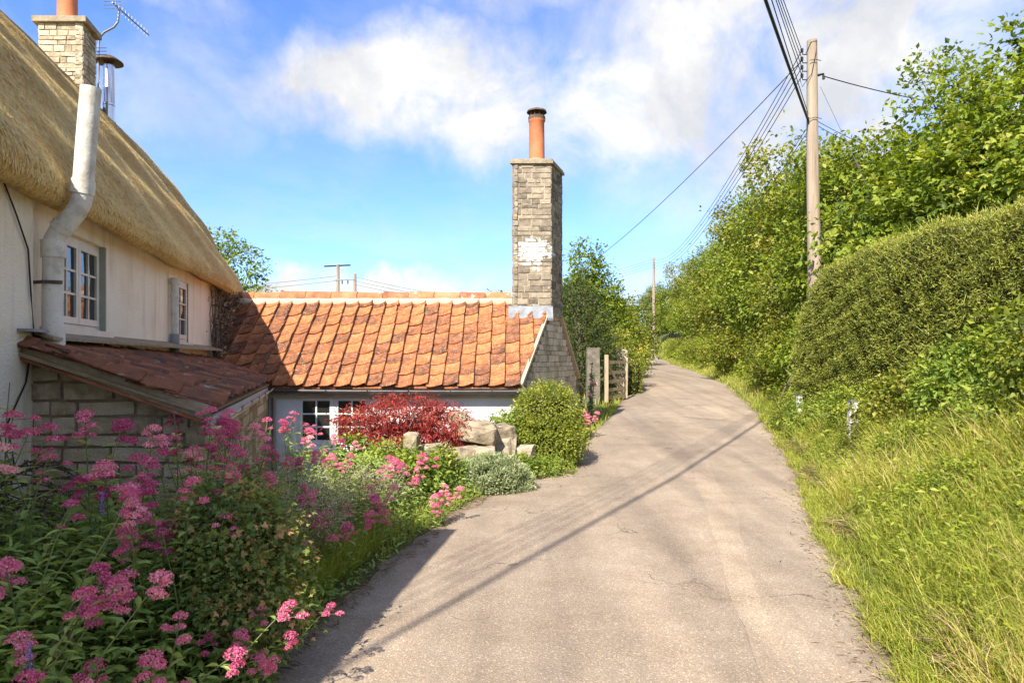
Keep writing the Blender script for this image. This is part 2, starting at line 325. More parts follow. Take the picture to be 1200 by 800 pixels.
def axis(a, b, fine, lo, hi, r=1.22):
    m = list(np.arange(a, b+1e-6, fine)); st = fine; x = b
    while x < hi: st *= r; x += st; m.append(x)
    st = fine; x = a
    while x > lo: st *= r; x -= st; m.insert(0, x)
    return np.array(m)
gx = axis(-6, 16, .16, -900, 900); gy = axis(-4, 40, .2, -500, 1500)
GX, GY = np.meshgrid(gx, gy)
tg = MB().sheet(np.stack([GX, GY, gz(GX, GY)], -1).transpose(1, 0, 2)); o = tg.build('ground', M_ground, smooth=True, kind='structure')
ys = np.concatenate([np.arange(-6, 30, .12), np.arange(30, 100, .8)]); K = np.linspace(0, 1, 25)
wl = .035*np.sin(ys*3.1)+.03*np.sin(ys*7.7+1)+.02*np.sin(ys*17.3); wr = .05*np.sin(ys*2.3+2)+.035*np.sin(ys*6.1)+.025*np.sin(ys*14.9)
xl, xr = XL(ys)+wl-.03, XR(ys)+wr
RX = xl[:, None]*(1-K)+xr[:, None]*K; RZ = ZR(ys)[:, None]+.012+.05*(1-(2*K-1)**2)+0*RX
rt = (1-np.abs(2*K-1))[None]+0*RX
rb = MB(); rb.sheet(np.stack([RX, ys[:, None]+0*RX, RZ], -1).transpose(1, 0, 2), rt.T.ravel()); road = rb.build('road', M_road, smooth=True, kind='structure')
def roadz(x, y):
    a, b = XL(y)-.03, XR(y); k = np.clip((x-a)/(b-a), 0, 1); return ZR(y)+.012+.05*(1-(2*k-1)**2)
def patch(outline, h=.004, mat=M_patch):
    P = np.array(outline, float); n = len(P); Q = []
    for i in range(n):
        a, b = P[i], P[(i+1) % n]; m = max(2, int(np.linalg.norm(b-a)/.12))
        for k in range(m):
            q = a+(b-a)*k/m; Q.append(q+rng.normal(0, .006, 2)+.008*np.array([math.sin(q[1]*3.1+q[0]*2), math.sin(q[0]*4.3+q[1])]))
    Q = np.array(Q)
    bm = bmesh.new(); f = bm.faces.new([bm.verts.new((x, y, 0)) for x, y in Q])
    bmesh.ops.triangulate(bm, faces=[f])
    for _ in range(2):
        bmesh.ops.subdivide_edges(bm, edges=[e for e in bm.edges if e.calc_length() > .35], cuts=1); bmesh.ops.triangulate(bm, faces=bm.faces[:])
    for v in bm.verts: v.co.z = float(roadz(v.co.x, v.co.y))+h
    me = bpy.data.meshes.new('patch'); bm.to_mesh(me); bm.free(); me.attributes.new('tint', 'FLOAT', 'POINT').data.foreach_set('value', np.full(len(me.vertices), .5, np.float32)); me.materials.append(mat)
    for p in me.polygons: p.use_smooth = True
    return link('patch', me, road)
patch([(1.16, 3.0), (1.32, 3.0), (1.52, 4.0), (1.80, 5.2), (2.3, 7.0), (2.62, 8.8), (2.95, 10.3), (2.72, 10.3), (2.38, 8.9), (2.02, 7.1), (1.62, 5.3), (1.36, 4.1)])
patch([(3.95, 15.4), (4.6, 15.0), (5.0, 15.6), (5.25, 17.2), (4.6, 17.7), (4.2, 17.0)])

# ---------------------------------------------------------------- stone work
def stone_mesh(k, mat, name):
    r = np.random.default_rng(100+k); g = np.array([-.5, 0, .5]); V = []; idx = {}
    for i in range(3):
        for j in range(3):
            for q in range(3):
                if (i, j, q) == (1, 1, 1): continue
                p = np.array([g[i], g[j], g[q]]); e = sum(c != 1 for c in (i, j, q))
                p = p*(1-.010*(e-1)); p = p+r.normal(0, .016, 3)*np.array([.6, .9, 1.5]); idx[i, j, q] = len(V); V.append(p)
    F = []
    for ax in range(3):
        for sd in (0, 2):
            for a in range(2):
                for b in range(2):
                    q = []
                    for da, db in ((0, 0), (1, 0), (1, 1), (0, 1)):
                        c = [0, 0, 0]; c[ax] = sd; o2 = [t for t in range(3) if t != ax]; c[o2[0]] = a+da; c[o2[1]] = b+db; q.append(idx[tuple(c)])
                    if (sd == 2) == (ax == 1): q.reverse()
                    F.append(q)
    m = MB().add(V, F).mesh(name, mat); return m
STONE = {}
def stones(kind, mat):
    if kind not in STONE: STONE[kind] = [stone_mesh(k, mat, kind) for k in range(7)]
    return STONE[kind]
def frameM(o, ex, en, ez, sx, sy, sz):
    m = Matrix.Identity(4)
    for i in range(3): m[i][0] = ex[i]*sx; m[i][1] = en[i]*sy; m[i][2] = ez[i]*sz; m[i][3] = o[i]
    return m
def coursed(parent, base, ex, en, z0, z1, span, hm, wmn, meshes, r, depth=.12, gap=.009, name='stone'):
    """courses of blocks on a wall plane; en points out of the wall, span(z) gives the run (a, b) along ex"""
    ex, en = Vector(ex).normalized(), Vector(en).normalized(); z = z0; k = 0; n = 0
    while z < z1-.03:
        h = min(hm*r.uniform(.72, 1.3), z1-z)
        a, b = span(z+h*.5); x = a-(wmn*r.uniform(0, .6) if k % 2 else 0); k += 1
        while x < b-.01:
            w = wmn*r.uniform(.45, 1.6); x0, x1 = max(x, a), min(x+w, b)
            if b-x1 < .07: x1 = b
            if x1-x0 > .035:
                o = Vector(base)+ex*((x0+x1)/2)+Vector((0, 0, z+h/2))+en*(r.uniform(-.005, .009)-depth/2)
                ez = Vector((0, 0, 1))
                q = Matrix.Rotation(r.normal(0, .012), 3, en)
                link(name, meshes[r.integers(len(meshes))], parent, M=frameM(o, q@ex, en, q@ez, x1-x0-gap, depth, h-gap)); n += 1
            x += w
            if x1 >= b: break
        z += h
    return n

# ---------------------------------------------------------------- pantiles
TU = np.array([0, .16, .34, .52, .68, .82, .93, 1.0]); TZ = np.array([.0, -.005, -.006, .002, .014, .030, .043, .046])
def tile_mesh(w, ln, th=.016, name='tile', mat=None, seed=0):
    r = np.random.default_rng(seed); n = len(TU)
    top0 = np.stack([TU*w, np.zeros(n), TZ], -1); top1 = np.stack([TU*w, np.full(n, ln), TZ*.96], -1)
    top0 = top0+r.normal(0, .0022, top0.shape)
    V = np.concatenate([top0, top1, top0-[0, 0, th], top1-[0, 0, th]]); F = []
    for i in range(n-1):
        F += [[i, i+1, n+i+1, n+i], [2*n+i+1, 2*n+i, 3*n+i, 3*n+i+1], [i+1, i, 2*n+i, 2*n+i+1]]
    F += [[n-1, 2*n-1, 4*n-1, 3*n-1], [0, 2*n, 3*n, n]]
    m = MB().add(V, F).mesh(name, mat, True)
    return m
def lay_tiles(parent, O, ex, es, ncol, nrow, cw, exposure, meshes, r, keep=None, clip=None, lift=.028):
    ex, es = Vector(ex).normalized(), Vector(es).normalized(); en = ex.cross(es).normalized(); cnt = 0
    for j in range(nrow):
        for i in range(ncol):
            p = Vector(O)+ex*(i*cw+r.normal(0, .003))+es*(j*exposure+r.normal(0, .012))+en*(lift+r.normal(0, .004))
            tl = Matrix.Rotation(-math.atan2(lift*.85, exposure)*.75+r.normal(0, .008), 3, ex); e2 = tl@es; n2 = tl@en
            tw = Matrix.Rotation(r.normal(0, .018), 3, n2); e1, e2 = tw@ex, tw@e2
            if keep and not keep(p+ex*cw*.5+es*exposure*.5): continue
            Mx = frameM(p, e1, e2, n2, 1, 1, 1); me = meshes[r.integers(len(meshes))]
            if clip:
                co, no = clip
                cs = [Mx@Vector((a, b, 0)) for a in (0, cw*1.06) for b in (0, exposure*1.25)]; sd = [(c-co).dot(no) for c in cs]
                if min(sd) > 0: continue
                if max(sd) > 0:
                    bm = bmesh.new(); bm.from_mesh(me); inv = Mx.inverted()
                    bmesh.ops.bisect_plane(bm, geom=bm.verts[:]+bm.edges[:]+bm.faces[:], plane_co=inv@co, plane_no=(inv.to_3x3()@no), clear_outer=True)
                    be = [e for e in bm.edges if e.is_boundary]
                    if be: bmesh.ops.holes_fill(bm, edges=be)
                    if not bm.faces: bm.free(); continue
                    me2 = bpy.data.meshes.new('tile'); bm.to_mesh(me2); bm.free()
                    if not me2.materials: me2.materials.append(me.materials[0])
                    me = me2
            link('tile', me, parent, M=Mx); cnt += 1
    return cnt
# ---------------------------------------------------------------- windows
def slabm(mb, mp, a0, a1, v0, v1, z0, z1):
    return mb.hexa([mp(a0,v0,z0), mp(a1,v0,z0), mp(a1,v1,z0), mp(a0,v1,z0), mp(a0,v0,z1), mp(a1,v0,z1), mp(a1,v1,z1), mp(a0,v1,z1)])
def window(parent, mp, a0, a1, z0, z1, ncas, cols, rows, mat, v=.09, sill=True, fr=.045, sash=.045, bar=.018):
    f = MB()
    slabm(f, mp, a0, a1, v, v+.07, z1-fr, z1); slabm(f, mp, a0, a1, v, v+.07, z0, z0+fr)
    slabm(f, mp, a0, a0+fr, v+.001, v+.069, z0+fr, z1-fr); slabm(f, mp, a1-fr, a1, v+.001, v+.069, z0+fr, z1-fr)
    w = f.build('window', mat, parent)
    if sill: slabm(MB(), mp, a0-.06, a1+.06, -.06, v+.01, z0-.05, z0+.004).build('sill', mat, w)
    cw = (a1-a0-2*fr)/ncas
    for c in range(ncas):
        s0 = a0+fr+c*cw+.004; s1 = s0+cw-.008; t0, t1 = z0+fr+.004, z1-fr-.004; s = MB(); q = v-.012
        slabm(s, mp, s0, s1, q, q+.05, t1-sash, t1); slabm(s, mp, s0, s1, q, q+.05, t0, t0+sash*1.2)
        slabm(s, mp, s0, s0+sash, q+.001, q+.049, t0+sash*1.2, t1-sash); slabm(s, mp, s1-sash, s1, q+.001, q+.049, t0+sash*1.2, t1-sash)
        g0, g1, h0, h1 = s0+sash, s1-sash, t0+sash*1.2, t1-sash
        for k in range(1, cols): x = g0+(g1-g0)*k/cols; slabm(s, mp, x-bar/2, x+bar/2, q+.006, q+.04, h0, h1)
        for k in range(1, rows): z = h0+(h1-h0)*k/rows; slabm(s, mp, g0, g1, q+.008, q+.038, z-bar/2, z+bar/2)
        s.build('sash', mat, w)
        for i in range(cols):
            for k in range(rows):
                pa, pb = g0+(g1-g0)*i/cols, g0+(g1-g0)*(i+1)/cols; za, zb = h0+(h1-h0)*k/rows, h0+(h1-h0)*(k+1)/rows
                tl = rng.normal(0, .0015, 4)
                p = MB().hexa([mp(pa,q+.024+tl[0],za), mp(pb,q+.024+tl[1],za), mp(pb,q+.030+tl[1],za), mp(pa,q+.030+tl[0],za), mp(pa,q+.024+tl[2],zb), mp(pb,q+.024+tl[3],zb), mp(pb,q+.030+tl[3],zb), mp(pa,q+.030+tl[2],zb)])
                p.build('pane', M_glass, w)
    return w

# ---------------------------------------------------------------- thatched cottage
def S(d, v, z): return (-2.3-.225*d-v, d, z)
cottage = thing('thatched_cottage', 'cream rendered cottage with steep golden thatched roof beside the lane', 'cottage', (-4.5, 6, 0))
OPEN = [(5.22, 6.2, 1.85, 2.62), (8.52, 9.2, 1.83, 2.63)]
w = MB(); ds = sorted({2.6, 4.72, 12.2} | {x for o in OPEN for x in o[:2]}); zs = sorted({-1., 1.85, 1.83, 2.62, 2.63, 2.9})
for a, b in zip(ds[:-1], ds[1:]):
    for c, e in zip(zs[:-1], zs[1:]):
        if any(a >= o[0]-1e-6 and b <= o[1]+1e-6 and c >= o[2]-1e-6 and e <= o[3]+1e-6 for o in OPEN): continue
        slabm(w, S, a, b, -.05 if b <= 4.73 else 0, .4, c, e)
slabm(w, S, 11.85, 12.2, .4, 3.66, -1, 2.9); slabm(w, S, 2.6, 12.2, 3.3, 3.66, -1, 2.9)
g0 = [S(11.85, .05, 2.9), S(11.85, 3.6, 2.9), S(11.85, 1.83, 5.2), S(12.2, .05, 2.9), S(12.2, 3.6, 2.9), S(12.2, 1.83, 5.2)]
w.add(g0, [np.array([[0, 1, 2], [3, 5, 4]]), np.array([[0, 3, 4, 1], [1, 4, 5, 2], [2, 5, 3, 0]])])
wall = w.build('wall', M_render, cottage)
for o in OPEN:
    win = window(cottage, S, o[0], o[1], o[2], o[3], 2 if o[1]-o[0] > .8 else 1, 2, 3, M_frame, v=.05 if o[1]-o[0] > .8 else .012)
    slabm(MB(), S, o[1]-.004, o[1]+.012, -.006, .06, o[2], o[3]).build('jamb', M_jamb, win)
# thatch
half = [(.06, 2.80), (-.03, 2.76), (-.12, 2.715), (-.19, 2.715), (-.24, 2.77), (-.25, 2.86), (-.215, 2.95)]
for t in np.linspace(0, 1, 22)[1:]:
    half.append((-.215+t*1.865, 2.95+t*2.46+.18*math.sin(math.pi*t)**.8))
half += [(1.74, 5.50), (1.83, 5.53)]
half = np.array(half); prof = np.concatenate([half, np.stack([3.66-half[-2::-1, 0], half[-2::-1, 1]], -1)])
tn = np.gradient(prof, axis=0); nn = nrm(np.stack([-tn[:, 1], tn[:, 0]], -1))
def thoff(d, k): return .018*np.sin(d*1.7+k*.35)+.014*np.sin(d*3.9+k*.8)+.01*np.sin(d*.8-k*1.1)
dd = np.concatenate([np.arange(2.2, 12.05, .14), 12.05+.38*np.sin(np.linspace(0, math.pi/2, 9))])
ring = []
for d in dd:
    e = .24*(1-math.sqrt(max(0, 1-min(1, max(0, (d-12.05)/.385))**2))); k = np.arange(len(prof))
    q = prof+nn*(thoff(d, k)-e)[:, None]; inn = np.stack([1.83+(prof[:, 0]-1.83)*.80, prof[:, 1]-.32], -1); inn[:, 1] = np.maximum(inn[:, 1], 2.82)
    ring.append([S(d, *p) for p in q]+[S(min(d, 12.2), *p) for p in inn[::-1]])
ring = np.array(ring); ring = np.concatenate([ring, ring[:, :1]], 1)
n_ = len(prof); tb = MB(); tb.sheet(ring, .45)
for rr in (ring[0], ring[-1]):
    a, b = rr[:n_], rr[n_:2*n_][::-1]; tb.sheet(np.stack([a, b], 1), .4)
thatch = tb.build('thatch', M_thatch, cottage, smooth=True)
L_ = np.concatenate([[0], np.cumsum(np.linalg.norm(np.diff(half, axis=0), axis=1))]); hn = nn[:len(half)]
def straw(n, dlo, dhi, slo, shi, seed, ln=(.10, .24), wd=.0045, lift=.09):
    r = np.random.default_rng(seed); d = r.uniform(dlo, dhi, n); s = r.uniform(slo, shi, n)*L_[-1]
    v = np.interp(s, L_, half[:, 0]); z = np.interp(s, L_, half[:, 1]); nv = np.interp(s, L_, hn[:, 0]); nz = np.interp(s, L_, hn[:, 1])
    s2 = s+.02; tv = np.interp(s2, L_, half[:, 0])-np.interp(s-.02, L_, half[:, 0]); tz = np.interp(s2, L_, half[:, 1])-np.interp(s-.02, L_, half[:, 1])
    k = np.interp(s, L_, np.arange(len(half))); of = thoff(d, k)+.002; e = .24*(1-np.sqrt(np.maximum(0, 1-np.clip((d-12.05)/.385, 0, 1)**2)))
    P = np.stack([-2.3-.225*d-(v+nv*(of-e)), d, z+nz*(of-e)], -1)
    T = nrm(np.stack([tv, 0*tv, -tz], -1)); Nn = nrm(np.stack([-nv, 0*nv, nz], -1))
    D = nrm(T+r.normal(0, .10, (n, 3))+Nn*r.uniform(-.02, lift, n)[:, None]); Sd = nrm(np.cross(D, Nn))*wd*r.uniform(.7, 1.5, n)[:, None]
    ll = r.uniform(*ln, n)[:, None]; A = P-D*ll*.35; B = P+D*ll*.65
    V = np.stack([A-Sd, A+Sd, B+Sd*.7, B-Sd*.7], 1).reshape(-1, 3); F = np.arange(4*n).reshape(n, 4)
    return V, F, np.repeat(np.clip(r.normal(.52, .36, n), -.1, 1.3), 4)
sb = MB(); sb.add(*straw(190000, 3.2, 12.42, .09, 1., 5, (.03, .10), .0032, .16)); sb.add(*straw(30000, 3.2, 12.42, .0, .10, 6, (.015, .045), .003, .2))
sb.build('straw', M_thatch, thatch, kind='stuff')
rc = MB(); rc.sheet(np.array([[S(d, 1.83+.20*math.sin(a), 5.40+.16*math.cos(a)+.012*math.sin(d*4)) for a in np.linspace(-1.5, 1.5, 9)] for d in np.arange(2.3, 11.2, .2)]))
rc.build('ridge_cap', M_slab, thatch, smooth=True)
# unseen wing added to the cottage, shaped so its eave throws the lane shadow
rd = Vector((.135, 1, 0)).normalized(); rp = Vector((rd.y, -rd.x, 0)); C0 = Vector((-.50, 6.4, 0))-LD*(3.3/-LD.z)
def WP(a, s, z): q = C0-rd*a-rp*s; return (q.x, q.y, z)
wg = MB(); slabm(wg, WP, .35, 4.9, .3, 3.6, -1, 3.3); wg.build('wing', M_render, cottage)
wr = MB(); rows = []
for a, k in ((0., 0.), (.12, .06), (1.0, .52), (1.95, 1.), (3.5, 1.), (5, 1.)):
    hw = 1.95*k; rows.append([WP(a if k < 1 else a, s, z) for s, z in ((.15, 3.22), (0, 3.3), (hw*.5, 3.3+.55*k), (hw, 3.3+1.05*k), (3.9-hw, 3.3+1.05*k), (3.9-hw*.5, 3.3+.55*k), (3.9, 3.3), (3.75, 3.22), (.15, 3.22))])
wr.sheet(np.array(rows), .45)
wr.add(rows[-1][1:7], np.array([[0, 1, 2], [0, 2, 5], [2, 3, 5], [3, 4, 5]]), .4); wr.build('wing_thatch', M_thatch, cottage)
# cottage chimney
def core_prism(pts, z0, z1, mat, name, parent):
    n = len(pts); V = [(x, y, z0) for x, y in pts]+[(x, y, z1) for x, y in pts]
    return MB().add(V, [np.array([[i, (i+1) % n, n+(i+1) % n, n+i] for i in range(n)]), np.array([list(range(n))[::-1], [n+i for i in range(n)]])]).build(name, mat, parent)
def grow(pts, m):
    c = np.mean(pts, 0); return [tuple(c+(np.array(p)-c)*(1+m/np.linalg.norm(np.array(p)-c))) for p in pts]
def stack(parent, pts, z0, z1, meshes, hm, wmn, mortar, r):
    ch = core_prism(grow(pts, -.014), z0, z1, mortar, 'chimney', parent); n = len(pts); c = Vector((*np.mean(pts, 0), 0))
    for i in range(n):
        a, b = Vector((*pts[i], 0)), Vector((*pts[(i+1) % n], 0)); ex = (b-a).normalized(); en = Vector((ex.y, -ex.x, 0))
        if en.dot((a+b)/2-c) < 0: en = -en
        coursed(ch, a, ex, en, z0, z1, lambda z, L=(b-a).length: (0, L), hm, wmn, meshes, r, depth=.10, gap=.013)
    return ch
r1 = np.random.default_rng(21)
cp = [(-6.56, 9.45), (-5.94, 9.45), (-6.05, 9.93), (-6.67, 9.93)]
ch1 = stack(cottage, cp, 4.95, 6.27, stones('stone', M_stone), .072, .2, M_mortar, r1)
core_prism(grow(cp, .075), 6.27, 6.345, M_slab, 'cap_slab', ch1)
MB().lathe([(.14, -.02), (.15, .03), (.13, .08), (.122, .75), (.15, .78), (.15, .84), (.10, .84)], (-6.31, 9.69, 6.33), 18).build('chimney_pot', M_pot, ch1, True)
fl = MB().lathe([(.085, 0), (.085, .40)], (-6.26, 10.6, 5.15), 16); fl.lathe([(.088, .39), (.092, .40), (.092, .43), (.085, .44), (.085, 1.02)], (-6.26, 10.6, 5.15), 16)
flue = fl.build('steel_flue', M_steel, cottage, True)
MB().lathe([(.0, .20), (.10, .17), (.20, .10), (.205, .08), (.10, .10), (.03, .06), (.03, .0)], (-6.26, 10.6, 6.13), 18).build('flue_cowl', M_rust, flue, True)
# big cement flue pipe hugging the wall, kinking out past the eave
pp = MB(); y = 4.86
pth = [(-3.27, y, 1.70), (-3.27, y, 2.0), (-3.265, y, 2.40), (-3.255, y, 2.46), (-3.22, y, 2.52), (-3.10, y, 2.66), (-3.065, y, 2.73), (-3.055, y, 2.82), (-3.02, y-.01, 3.2), (-2.985, y-.02, 3.53)]
pp.tube(pth, .068, 16, cap=False); pp.tube([pth[-1], (-2.99, y-.02, 3.44)], .060, 16)
for i, (z0, z1, x) in enumerate([(1.70, 1.84, -3.27), (2.33, 2.45, -3.267)]): pp.tube([(x, y, z0), (x, y, z1)], .079, 16)
pp.tube([(-3.215, y, 2.53), (-3.18, y, 2.57)], .078, 16); pp.tube([(-3.062, y, 2.78), (-3.05, y, 2.88)], .077, 16)
fp = pp.build('flue_pipe', M_pipe, cottage, True)
MB().beam((-3.46, y, 2.15), (-3.27, y-.08, 2.15), .03, .02).beam((-3.27, y-.08, 2.15), (-3.18, y-.03, 2.15), .01, .025).build('bracket', M_rust, fp)
p2 = MB(); y = 8.3; p2.tube([(-4.10, y, 1.90), (-4.10, y, 2.60)], .046, 12); p2.tube([(-4.10, y, 2.52), (-4.10, y, 2.58)], .056, 12); p2.tube([(-4.10, y, 2.36), (-4.10, y, 2.40)], .051, 12)
dp = p2.build('soil_pipe', M_pipe, cottage, True); MB().tube([(-4.10, y, 1.70), (-4.10, y, 1.92)], .053, 12).build('pipe_shoe', M_lead, dp, True)
cb = MB(); cb.tube([S(4.3, -.06, 2.74), S(4.45, -.07, 2.55), S(4.62, -.065, 2.35), S(4.66, -.065, 2.05), S(4.70, -.065, 1.8), S(4.6, -.06, 1.45), S(4.35, -.065, 1.2), S(4.45, -.06, .9)], .006, 6)
cb.build('wall_cable', M_black, cottage)
# aerial on the chimney
ae = thing('television_aerial', 'thin rooftop television aerial on a bent pole by the thatch ridge chimney', 'aerial', (-6.36, 10.5, 5.4))
MB().tube([(-6.36, 10.5, 5.2), (-6.36, 10.5, 6.45), (-6.34, 10.5, 6.56), (-6.27, 10.5, 6.64), (-6.12, 10.5, 6.72), (-6.06, 10.5, 6.80), (-6.04, 10.5, 7.02)], .017, 8).build('mast', M_alu, ae, True)
ab = MB().tube([(-6.06, 10.35, 7.02), (-6.04, 11.35, 7.0)], .011, 6)
ab.build('boom', M_alu, ae)
for k in range(11):
    yk = 10.42+k*.09; MB().tube([(-6.05-.0, yk, 7.01-.06), (-6.05, yk, 7.01+.06)], .005, 5).build('element', M_alu, ae)
for k in range(4): MB().tube([(-6.06-.13, 10.36, 6.93+k*.055), (-6.06+.13, 10.36, 6.93+k*.055)], .005, 5).build('reflector_rod', M_alu, ae)
for k in range(4): MB().tube([(-6.36-.12, 10.44, 6.22+k*.05), (-6.36+.16, 10.44, 6.22+k*.05)], .005, 5).build('reflector_rod', M_black, ae)

# ---------------------------------------------------------------- stone lean-to with mossy pantiles
lean = thing('stone_lean_to', 'low stone lean-to with mossy red pantile roof against the cottage wall', 'lean-to', (-3, 6.5, 0))
E0, E1 = Vector((-2.02, 4.58, 1.26)), Vector((-3.66, 10.3, 1.24)); f_ = (E1-E0); f_.z = 0; LL = f_.length; f_.normalize(); inw = Vector((-f_.y, f_.x, 0))
lb = MB().hexa([(-3.45,4.722,-.8),(-2.14,4.722,-.8),(-3.76,10.6,-.8),(-4.8,10.6,-.8),(-3.45,4.722,1.68),(-2.14,4.722,1.20),(-3.76,10.6,1.18),(-4.8,10.6,1.68)])
lw = lb.build('wall', M_mortar, lean)
coursed(lw, (-3.36, 4.70, 0), (1, 0, 0), (0, -1, 0), .15, 1.66, lambda z: (0, min(1.24, max(.0, (1.66-z)/.365))), .112, .27, stones('stone', M_stone), np.random.default_rng(5), gap=.019)
sd0 = Vector((-2.12, 4.70, 0)); sd = (Vector((-3.74, 10.5, 0))-sd0).normalized(); sn = Vector((sd.y, -sd.x, 0))
coursed(lw, sd0, sd, sn, .1, 1.16, lambda z: (0, .75), .112, .25, stones('stone', M_stone), np.random.default_rng(6), gap=.018)
coursed(lw, sd0, sd, sn, .1, 1.16, lambda z: (2.0, 5.9), .112, .27, stones('stone', M_stone), np.random.default_rng(8), gap=.018)
def LS(a, v, z): q = sd0+sd*a-sn*v; return (q.x, q.y, z)
window(lean, LS, .8, 1.95, .35, 1.12, 2, 2, 2, M_jamb, v=.0, sill=False)
es_ = Vector((inw.x, inw.y, .335)).normalized()
lr = MB(); q0 = Vector((-3.40, 4.52, 1.70)); q1 = Vector((-4.85, 10.7, 1.70)); e1b = E1+f_*.4
lr.hexa([tuple(Vector((E0.x, 4.52, 1.235))), tuple(q0-Vector((0, 0, .03))), tuple(q1-Vector((0, 0, .03))), tuple(e1b-Vector((0, 0, .025))),
         tuple(Vector((E0.x, 4.52, 1.25))), tuple(q0), tuple(q1), tuple(e1b)])
lroof = lr.build('roof', M_mortar, lean)
OT = [tile_mesh(.214, .33, .018, 'tile', M_otile, k) for k in range(5)]
keep = lambda p: p.x > -2.3-.225*p.y-.16
lay_tiles(lroof, E0+Vector((0, 0, .03))-inw*.03, f_, es_, 32, 6, .202, .252, OT, np.random.default_rng(3), keep, (Vector((0, 4.5, 0)), Vector((0, -1, 0))), .024)
MB().beam((-3.42, 4.60, 1.715), (-2.04, 4.60, 1.25), .10, .10).build('verge_fillet', M_slab, lean)
MB().beam((-3.42, 4.545, 1.665), (-2.06, 4.545, 1.195), .02, .022).build('verge_batten', M_otile, lean)
MB().beam(S(4.5, -.07, 1.80), S(4.72, -.07, 1.80), .16, .02).beam(S(4.5, -.02, 1.83), S(4.72, -.02, 1.83), .03, .12).build('flashing', M_lead, lean)
MB().add(np.array([S(4.7, .02, 1.83), S(10.6, .02, 1.83), S(10.6, -.2, 1.76), S(4.7, -.2, 1.76), S(4.7, .02, 1.80), S(10.6, .02, 1.80), S(10.6, -.2, 1.74), S(4.7, -.2, 1.74)]), [[0,1,2,3],[4,7,6,5],[3,2,6,7],[0,3,7,4]]).build('mortar_flashing', M_slab, lean)
ga, gb = E0-inw*.05+Vector((0, -.08, -.045)), E1-inw*.05+Vector((0, -.1, -.05))
def gutter(a, b, rad, mat, parent, drop=0):
    th = np.linspace(math.pi, 2*math.pi, 9); a, b = Vector(a), Vector(b); d = (b-a).normalized(); s = d.cross(Vector((0, 0, 1))).normalized(); G = []
    for t in np.linspace(0, 1, 14):
        c = a.lerp(b, t)-Vector((0, 0, drop*math.sin(math.pi*t)))
        G.append([tuple(c+s*rad*math.cos(x)+Vector((0, 0, rad*math.sin(x)))) for x in th]+[tuple(c+s*(rad-.006)*math.cos(x)+Vector((0, 0, (rad-.006)*math.sin(x)))) for x in th[::-1]])
    G = np.array(G); G = np.concatenate([G, G[:, :1]], 1); m = MB().sheet(G); m.sheet(np.stack([G[0, :9], G[0, 9:18][::-1]], 1)); return m.build('gutter', mat, parent, True)
gt = gutter(ga, gb, .052, M_ggut, lean, .015)
for t in np.arange(.06, 1, .155):
    c = ga.lerp(gb, t); MB().tube([tuple(c+(-inw)*.056*math.cos(x)+Vector((0, 0, .057*math.sin(x)))) for x in np.linspace(math.pi, 2*math.pi, 8)], .006, 6).build('bracket', M_gutter, gt)
MB().beam(E0-inw*-.03+Vector((0, .05, -.10)), E1+inw*.03+Vector((0, 0, -.10)), .025, .11).build('fascia', M_frame, lean)
MB().tube([(-3.62, 10.32, 1.15), (-3.62, 10.38, 1.08), (-3.62, 10.40, -.5)], .034, 10).build('downpipe', M_ggut, lean, True)

# ---------------------------------------------------------------- tiled annex with the tall chimney
annex = thing('tiled_annex', 'low whitewashed annex with bright orange pantile roof', 'annex', (-1.8, 12, -.3))
GXf = lambda yy: .155+.335*(yy-10.3)
gd = Vector((.335, 1, 0)).normalized(); gn = Vector((gd.y, -gd.x, 0))
def A(a, v, z): return (a, 10.42+v, z)
aw = MB(); ax0, ax1 = -4.9, GXf(10.42); wx0, wx1, wz0, wz1 = -3.32, -2.12, .25, 1.10
for (a, b, c, e) in ((ax0, wx0, -1, 1.18), (wx1, ax1, -1, 1.18), (wx0, wx1, -1, wz0), (wx0, wx1, wz1, 1.18)):
    aw.hexa([(a,10.42,c), (b,10.42,c), (b+.1*(b == ax1),10.8,c), (a,10.8,c), (a,10.42,e), (b,10.42,e), (b+.1*(b == ax1),10.8,e), (a,10.8,e)])
aw.hexa([(-4.9,13.4,-1), (GXf(13.4)-.05,13.4,-1), (GXf(13.7)-.05,13.7,-1), (-4.9,13.7,-1), (-4.9,13.4,1.18), (GXf(13.4)-.05,13.4,1.18), (GXf(13.7)-.05,13.7,1.18), (-4.9,13.7,1.18)])
aw.build('wall', M_paintbrick, annex)
window(annex, A, wx0, wx1, wz0, wz1, 2, 2, 3, M_white, v=.02, sill=True, fr=.055, sash=.06, bar=.022)
gw = MB(); gp = [(10.52, -1), (13.68, -1), (13.68, 1.25), (12.1, 2.58), (10.52, 1.25)]
gf = [tuple(Vector((GXf(yy), yy, z))-gn*.010) for yy, z in gp]; gk = [tuple(Vector((GXf(yy), yy, z))-gn*.25) for yy, z in gp]
gw.add(gf+gk, [np.array([[0, 1, 2, 3, 4], [9, 8, 7, 6, 5]]), np.array([[i, 5+i, 5+(i+1) % 5, (i+1) % 5] for i in range(5)])])
gable = gw.build('gable_wall', M_mortar, annex)
def gspan(z):
    lo = 10.5 if z < 1.28 else 10.36+(z-1.16)/.822+.03; lo = max(lo, 10.5); hi = 24.2-lo
    return ((lo-10.5)/gd.y, (hi-10.5)/gd.y)
coursed(gable, (GXf(10.5), 10.5, 0), gd, gn, -.25, 2.55, gspan, .105, .21, stones('pale_stone', M_pstone), np.random.default_rng(11))
dk = MB(); e_ = -.03
dk.hexa([(-5.2,10.3,1.17), (GXf(10.3)+e_,10.3,1.17), (GXf(12.1)+e_,12.1,2.62), (-5.2,12.1,2.62), (-5.2,10.3,1.195), (GXf(10.3)+e_,10.3,1.195), (GXf(12.1)+e_,12.1,2.665), (-5.2,12.1,2.665)])
